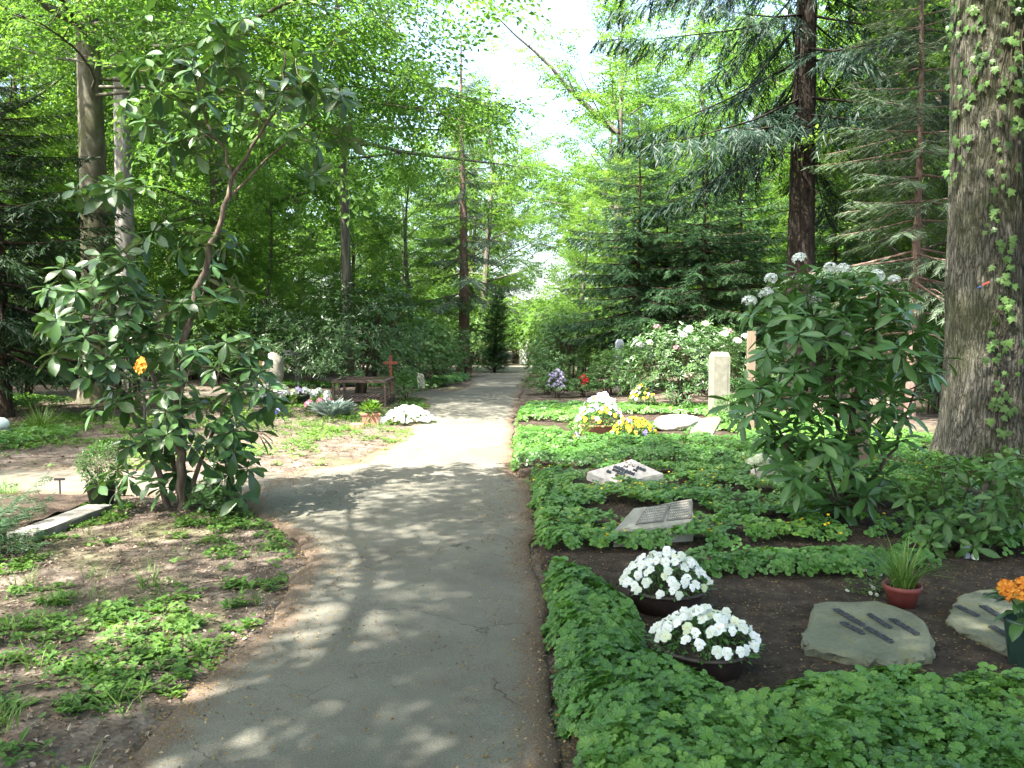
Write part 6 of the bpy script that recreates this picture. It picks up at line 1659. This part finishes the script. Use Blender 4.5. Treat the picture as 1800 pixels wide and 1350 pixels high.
for r in range(5):
    for i in range(4): F.append([r * 4 + i, r * 4 + (i + 1) % 4, r * 4 + 4 + (i + 1) % 4, r * 4 + 4 + i])
F.append([20, 21, 22, 23]); mb.add(V, F); link('planter_box', mb.mesh('planter_box', M_TERRA), t)
mb = MB(); D = nrm(rg.normal(0, 1, (190, 3)) + [0, 0, .7]); mb.inst(RL[2], frames(D), D * np.array([.16, .10, .12]) * rg.uniform(.3, 1, (190, 1)) + [0, 0, .26], .13, rg.rand(190)); link('foliage', mb.mesh('planter_foliage', ML['weed']), t, kind='stuff')
p = gp(640, 748); o = link('paving_block', slab_mesh([(-.12, -.08, .08), (.12, -.08, .08), (.12, .08, .08), (-.12, .08, .08)], [(-.12, -.08, -.03), (.12, -.08, -.03), (.12, .08, -.03), (-.12, .08, -.03)], 391, .002, 3, 2, .01, M_TERRA, 'paving_block')); o.location = (p[0] - .1, p[1] - .12, gz(p[0], p[1])); tag(o, 'pinkish block on the ground in front of the terracotta planter', 'block')
p = gp(670, 746); rock('rock', 'white stone beside the terracotta planter', (p[0], p[1] + .05, .06), (.24, .17, .18), 392, M_WHITE)
# candytuft mound
def mound(name, label, c, rx, ry, h, seed):
    rng = np.random.RandomState(seed); t = thing(name, label, 'flowers', c); n = 420
    a = rng.uniform(0, 6.3, n); q = np.sqrt(rng.rand(n)); X = np.column_stack([np.cos(a) * q * rx, np.sin(a) * q * ry, h * (1 - q ** 2.2) * rng.uniform(.8, 1.1, n) + .02])
    mb = MB(); D = np.column_stack([X[:, 0], X[:, 1], .4 + 0 * a]); T = blade(2, .16, .3); mb.inst(T, frames(np.repeat(D, 2, 0) + rng.normal(0, .3, (2 * n, 3))), np.repeat(X, 2, 0) * [1, 1, .7], .09, rng.rand(2 * n)); link('foliage', mb.mesh(name + '_foliage', ML['grass']), t, kind='stuff')
    m = [truss_mesh(seed + i, ML['white'], .022, 7, .022) for i in range(2)]
    pick = [i for i in range(n) if X[i, 1] < ry * .5][:230]
    for i in pick: o = link('flower_head', m[i % 2], t, tuple(X[i] + [0, 0, .035])); o.rotation_euler = (-X[i, 1], X[i, 0], rng.uniform(0, 6))
    return t
p = gp(713, 748); mo = mound('candytuft', 'mound of small white flowers at the grass edge right of the planter', (p[0], p[1] + .35, 0), .50, .36, .24, 395)
long_grass(mo, 'long_leaves', 396, 24, .42, .3, .05, w=.03)

# --- far left grave: concrete edging, T-shaped plant label, post with white dome, tuft
a, b = gp(50, 952), gp(148, 908)
t = link('concrete_edging', slab_mesh([(-.12, -.55, .045), (.12, -.55, .045), (.12, .55, .045), (-.12, .55, .045)], [(-.10, -.55, -.05), (.10, -.55, -.05), (.10, .55, -.05), (-.10, .55, -.05)], 401, .0012, 10, 3, .012, M_CONC, 'edging')); t.location = (-3.84, 6.80, .0); t.rotation_euler = (0, 0, R(-4)); tag(t, 'flat grey concrete edging slab of the grave at the left edge', 'grave edging')
def pz(x, y): return ground_z(x, y) * 0 + .035 + .03 * (vnoise(np.column_stack([x, y]), 6, 3) - .5)
tag(link('grave_soil', grid_mesh(np.linspace(-6.2, -4.02, 40), np.linspace(6.0, 7.85, 34), pz, 'grave_soil', M_SOIL)), 'dark soil of the grave at the left edge', kind='structure')
p = gp(106, 873); t = thing('plant_label', 'small black T-shaped plant label stuck in the soil at the left', 'plant label', (p[0], p[1], .03), R(10))
mb = MB(); mb.box((0, 0, .05), (.014, .008, .18)); link('stake', mb.mesh('stake', M_BLACK), t)
mb = MB(); mb.box((0, -.004, .145), (.10, .014, .022)); link('plate', mb.mesh('plate', M_BLACK), t)
p = gp(0, 778); t = thing('stone_post', 'grey stone post with a white domed cap at the left edge', 'stone post', (p[0] - .03, p[1], 0))
mb = MB(); lathe(mb, [(.001, -.05), (.19, -.05), (.18, .20), (.165, .205), (.001, .21)], 24); link('shaft', mb.mesh('post_shaft', M_CONC), t)
mb = MB(); lathe(mb, [(.05, .20), (.13, .21), (.16, .26), (.15, .32), (.10, .37), (.001, .385)], 24); link('cap', mb.mesh('post_cap', M_WHITE), t)
p = gp(72, 766); t = thing('grass_tuft', 'tall arching grass tuft behind the ground cover at the left', 'grass tuft', (p[0], p[1], gz(p[0], p[1])))
long_grass(t, 'grass_leaves', 411, 260, .58, .12, .0, w=.018, spread=.75)
p = gp(10, 870); t = thing('grass_tuft', 'dark grass tuft at the left edge by the side path', 'grass tuft', (p[0], p[1], gz(p[0], p[1])))
long_grass(t, 'grass_leaves', 412, 140, .30, .10, .0, w=.018, spread=.75)
# low conifer sprays at the left edge
mbp = bough_template(np.random.RandomState(8), 26, .34, .012, 5, .2, .25)
t = thing('juniper', 'low spreading juniper at the left edge of the verge', 'shrub', (-4.25, 5.75, 0)); mb = MB()
rg = np.random.RandomState(413); k = 46; a = rg.uniform(0, 6.3, k); D = np.column_stack([np.cos(a), np.sin(a), rg.uniform(.05, .8, k)])
mb.inst(mbp, frames(D), np.column_stack([.1 * np.cos(a), .1 * np.sin(a), np.full(k, .08)]), rg.uniform(.4, .85, k), rg.uniform(.3, .9, k)); link('foliage', mb.mesh('juniper_foliage', ML['hemlock']), t)
# orange flower bunch seen behind the tall rhododendron, grey-blue marker, far white block standing in for a bright gap
p = at(252, 640, 12.0)
t = thing('orange_flowers', 'bunch of orange flowers on a dark stick glimpsed through the tall rhododendron', 'flowers', (p[0], p[1], 0))
mb = MB(); mb.box((0, 0, p[2] / 2 - .12), (.03, .03, p[2] - .1)); link('stick', mb.mesh('flower_stick', M_BLACK), t)
ob = truss_mesh(51, ML['orange'], .075, 9, .075)
for q in ((0, 0, p[2]), (.03, -.02, p[2] - .08), (-.03, .02, p[2] - .05)): link('flower', ob, t, q)
p = at(1089, 620, 23.2)
t = thing('grave_marker', 'slim blue-grey stone marker between the bushes right of the far path', 'gravestone', (p[0], p[1], 0), .3)
mb = MB(); hh = at(1089, 596, 23.2)[2]; V = [[-.11, -.06, -.1], [.11, -.06, -.1], [.11, .06, -.1], [-.11, .06, -.1], [-.11, -.06, hh - .1], [.11, -.06, hh - .1], [.11, .06, hh - .1], [-.11, .06, hh - .1], [-.05, -.05, hh], [.05, -.05, hh], [.05, .05, hh], [-.05, .05, hh]]
F = [[r * 4 + i, r * 4 + (i + 1) % 4, r * 4 + 4 + (i + 1) % 4, r * 4 + 4 + i] for r in range(2) for i in range(4)] + [[8, 9, 10, 11]]; mb.add(V, F); link('shaft', mb.mesh('marker_shaft', M_BLUEGREY), t)
mb = MB(); mb.box((0, 0, .06), (.34, .24, .16)); link('plinth', mb.mesh('marker_plinth', M_CONC), t)
p = at(920, 640, 46.0)
t = thing('white_gap_block', 'white block standing in for the bright gap at the far end of the path', 'post', (p[0], p[1], 0)); hh = at(920, 601, 46.0)[2]
mb = MB(); mb.box((0, 0, hh / 2 - .1), (.46, .3, hh + .1)); link('shaft', mb.mesh('white_shaft', M_WHITE), t)
mb = MB(); mb.box((0, 0, hh - .03), (.54, .38, .08)); link('cap', mb.mesh('white_cap', M_WHITE), t)

# give every background tree and bush a label of its own
tops = [o for o in bpy.data.objects if o.parent is None and o.get('group')]
relabel([o for o in tops if o['group'] == 'light green trees in the wood behind' and 'wood behind' in o['label']], 'light green tree')
relabel([o for o in tops if o['group'] == 'broadleaf trees in the wood behind' and 'wood behind' in o['label']], 'darker broadleaf tree')
relabel([o for o in tops if o['group'] == 'spruces in the wood behind' and 'among' in o['label']], 'spruce')
relabel([o for o in tops if o['group'] == 'undergrowth bushes in the far wood' and 'far wood' in o['label']], 'undergrowth bush')
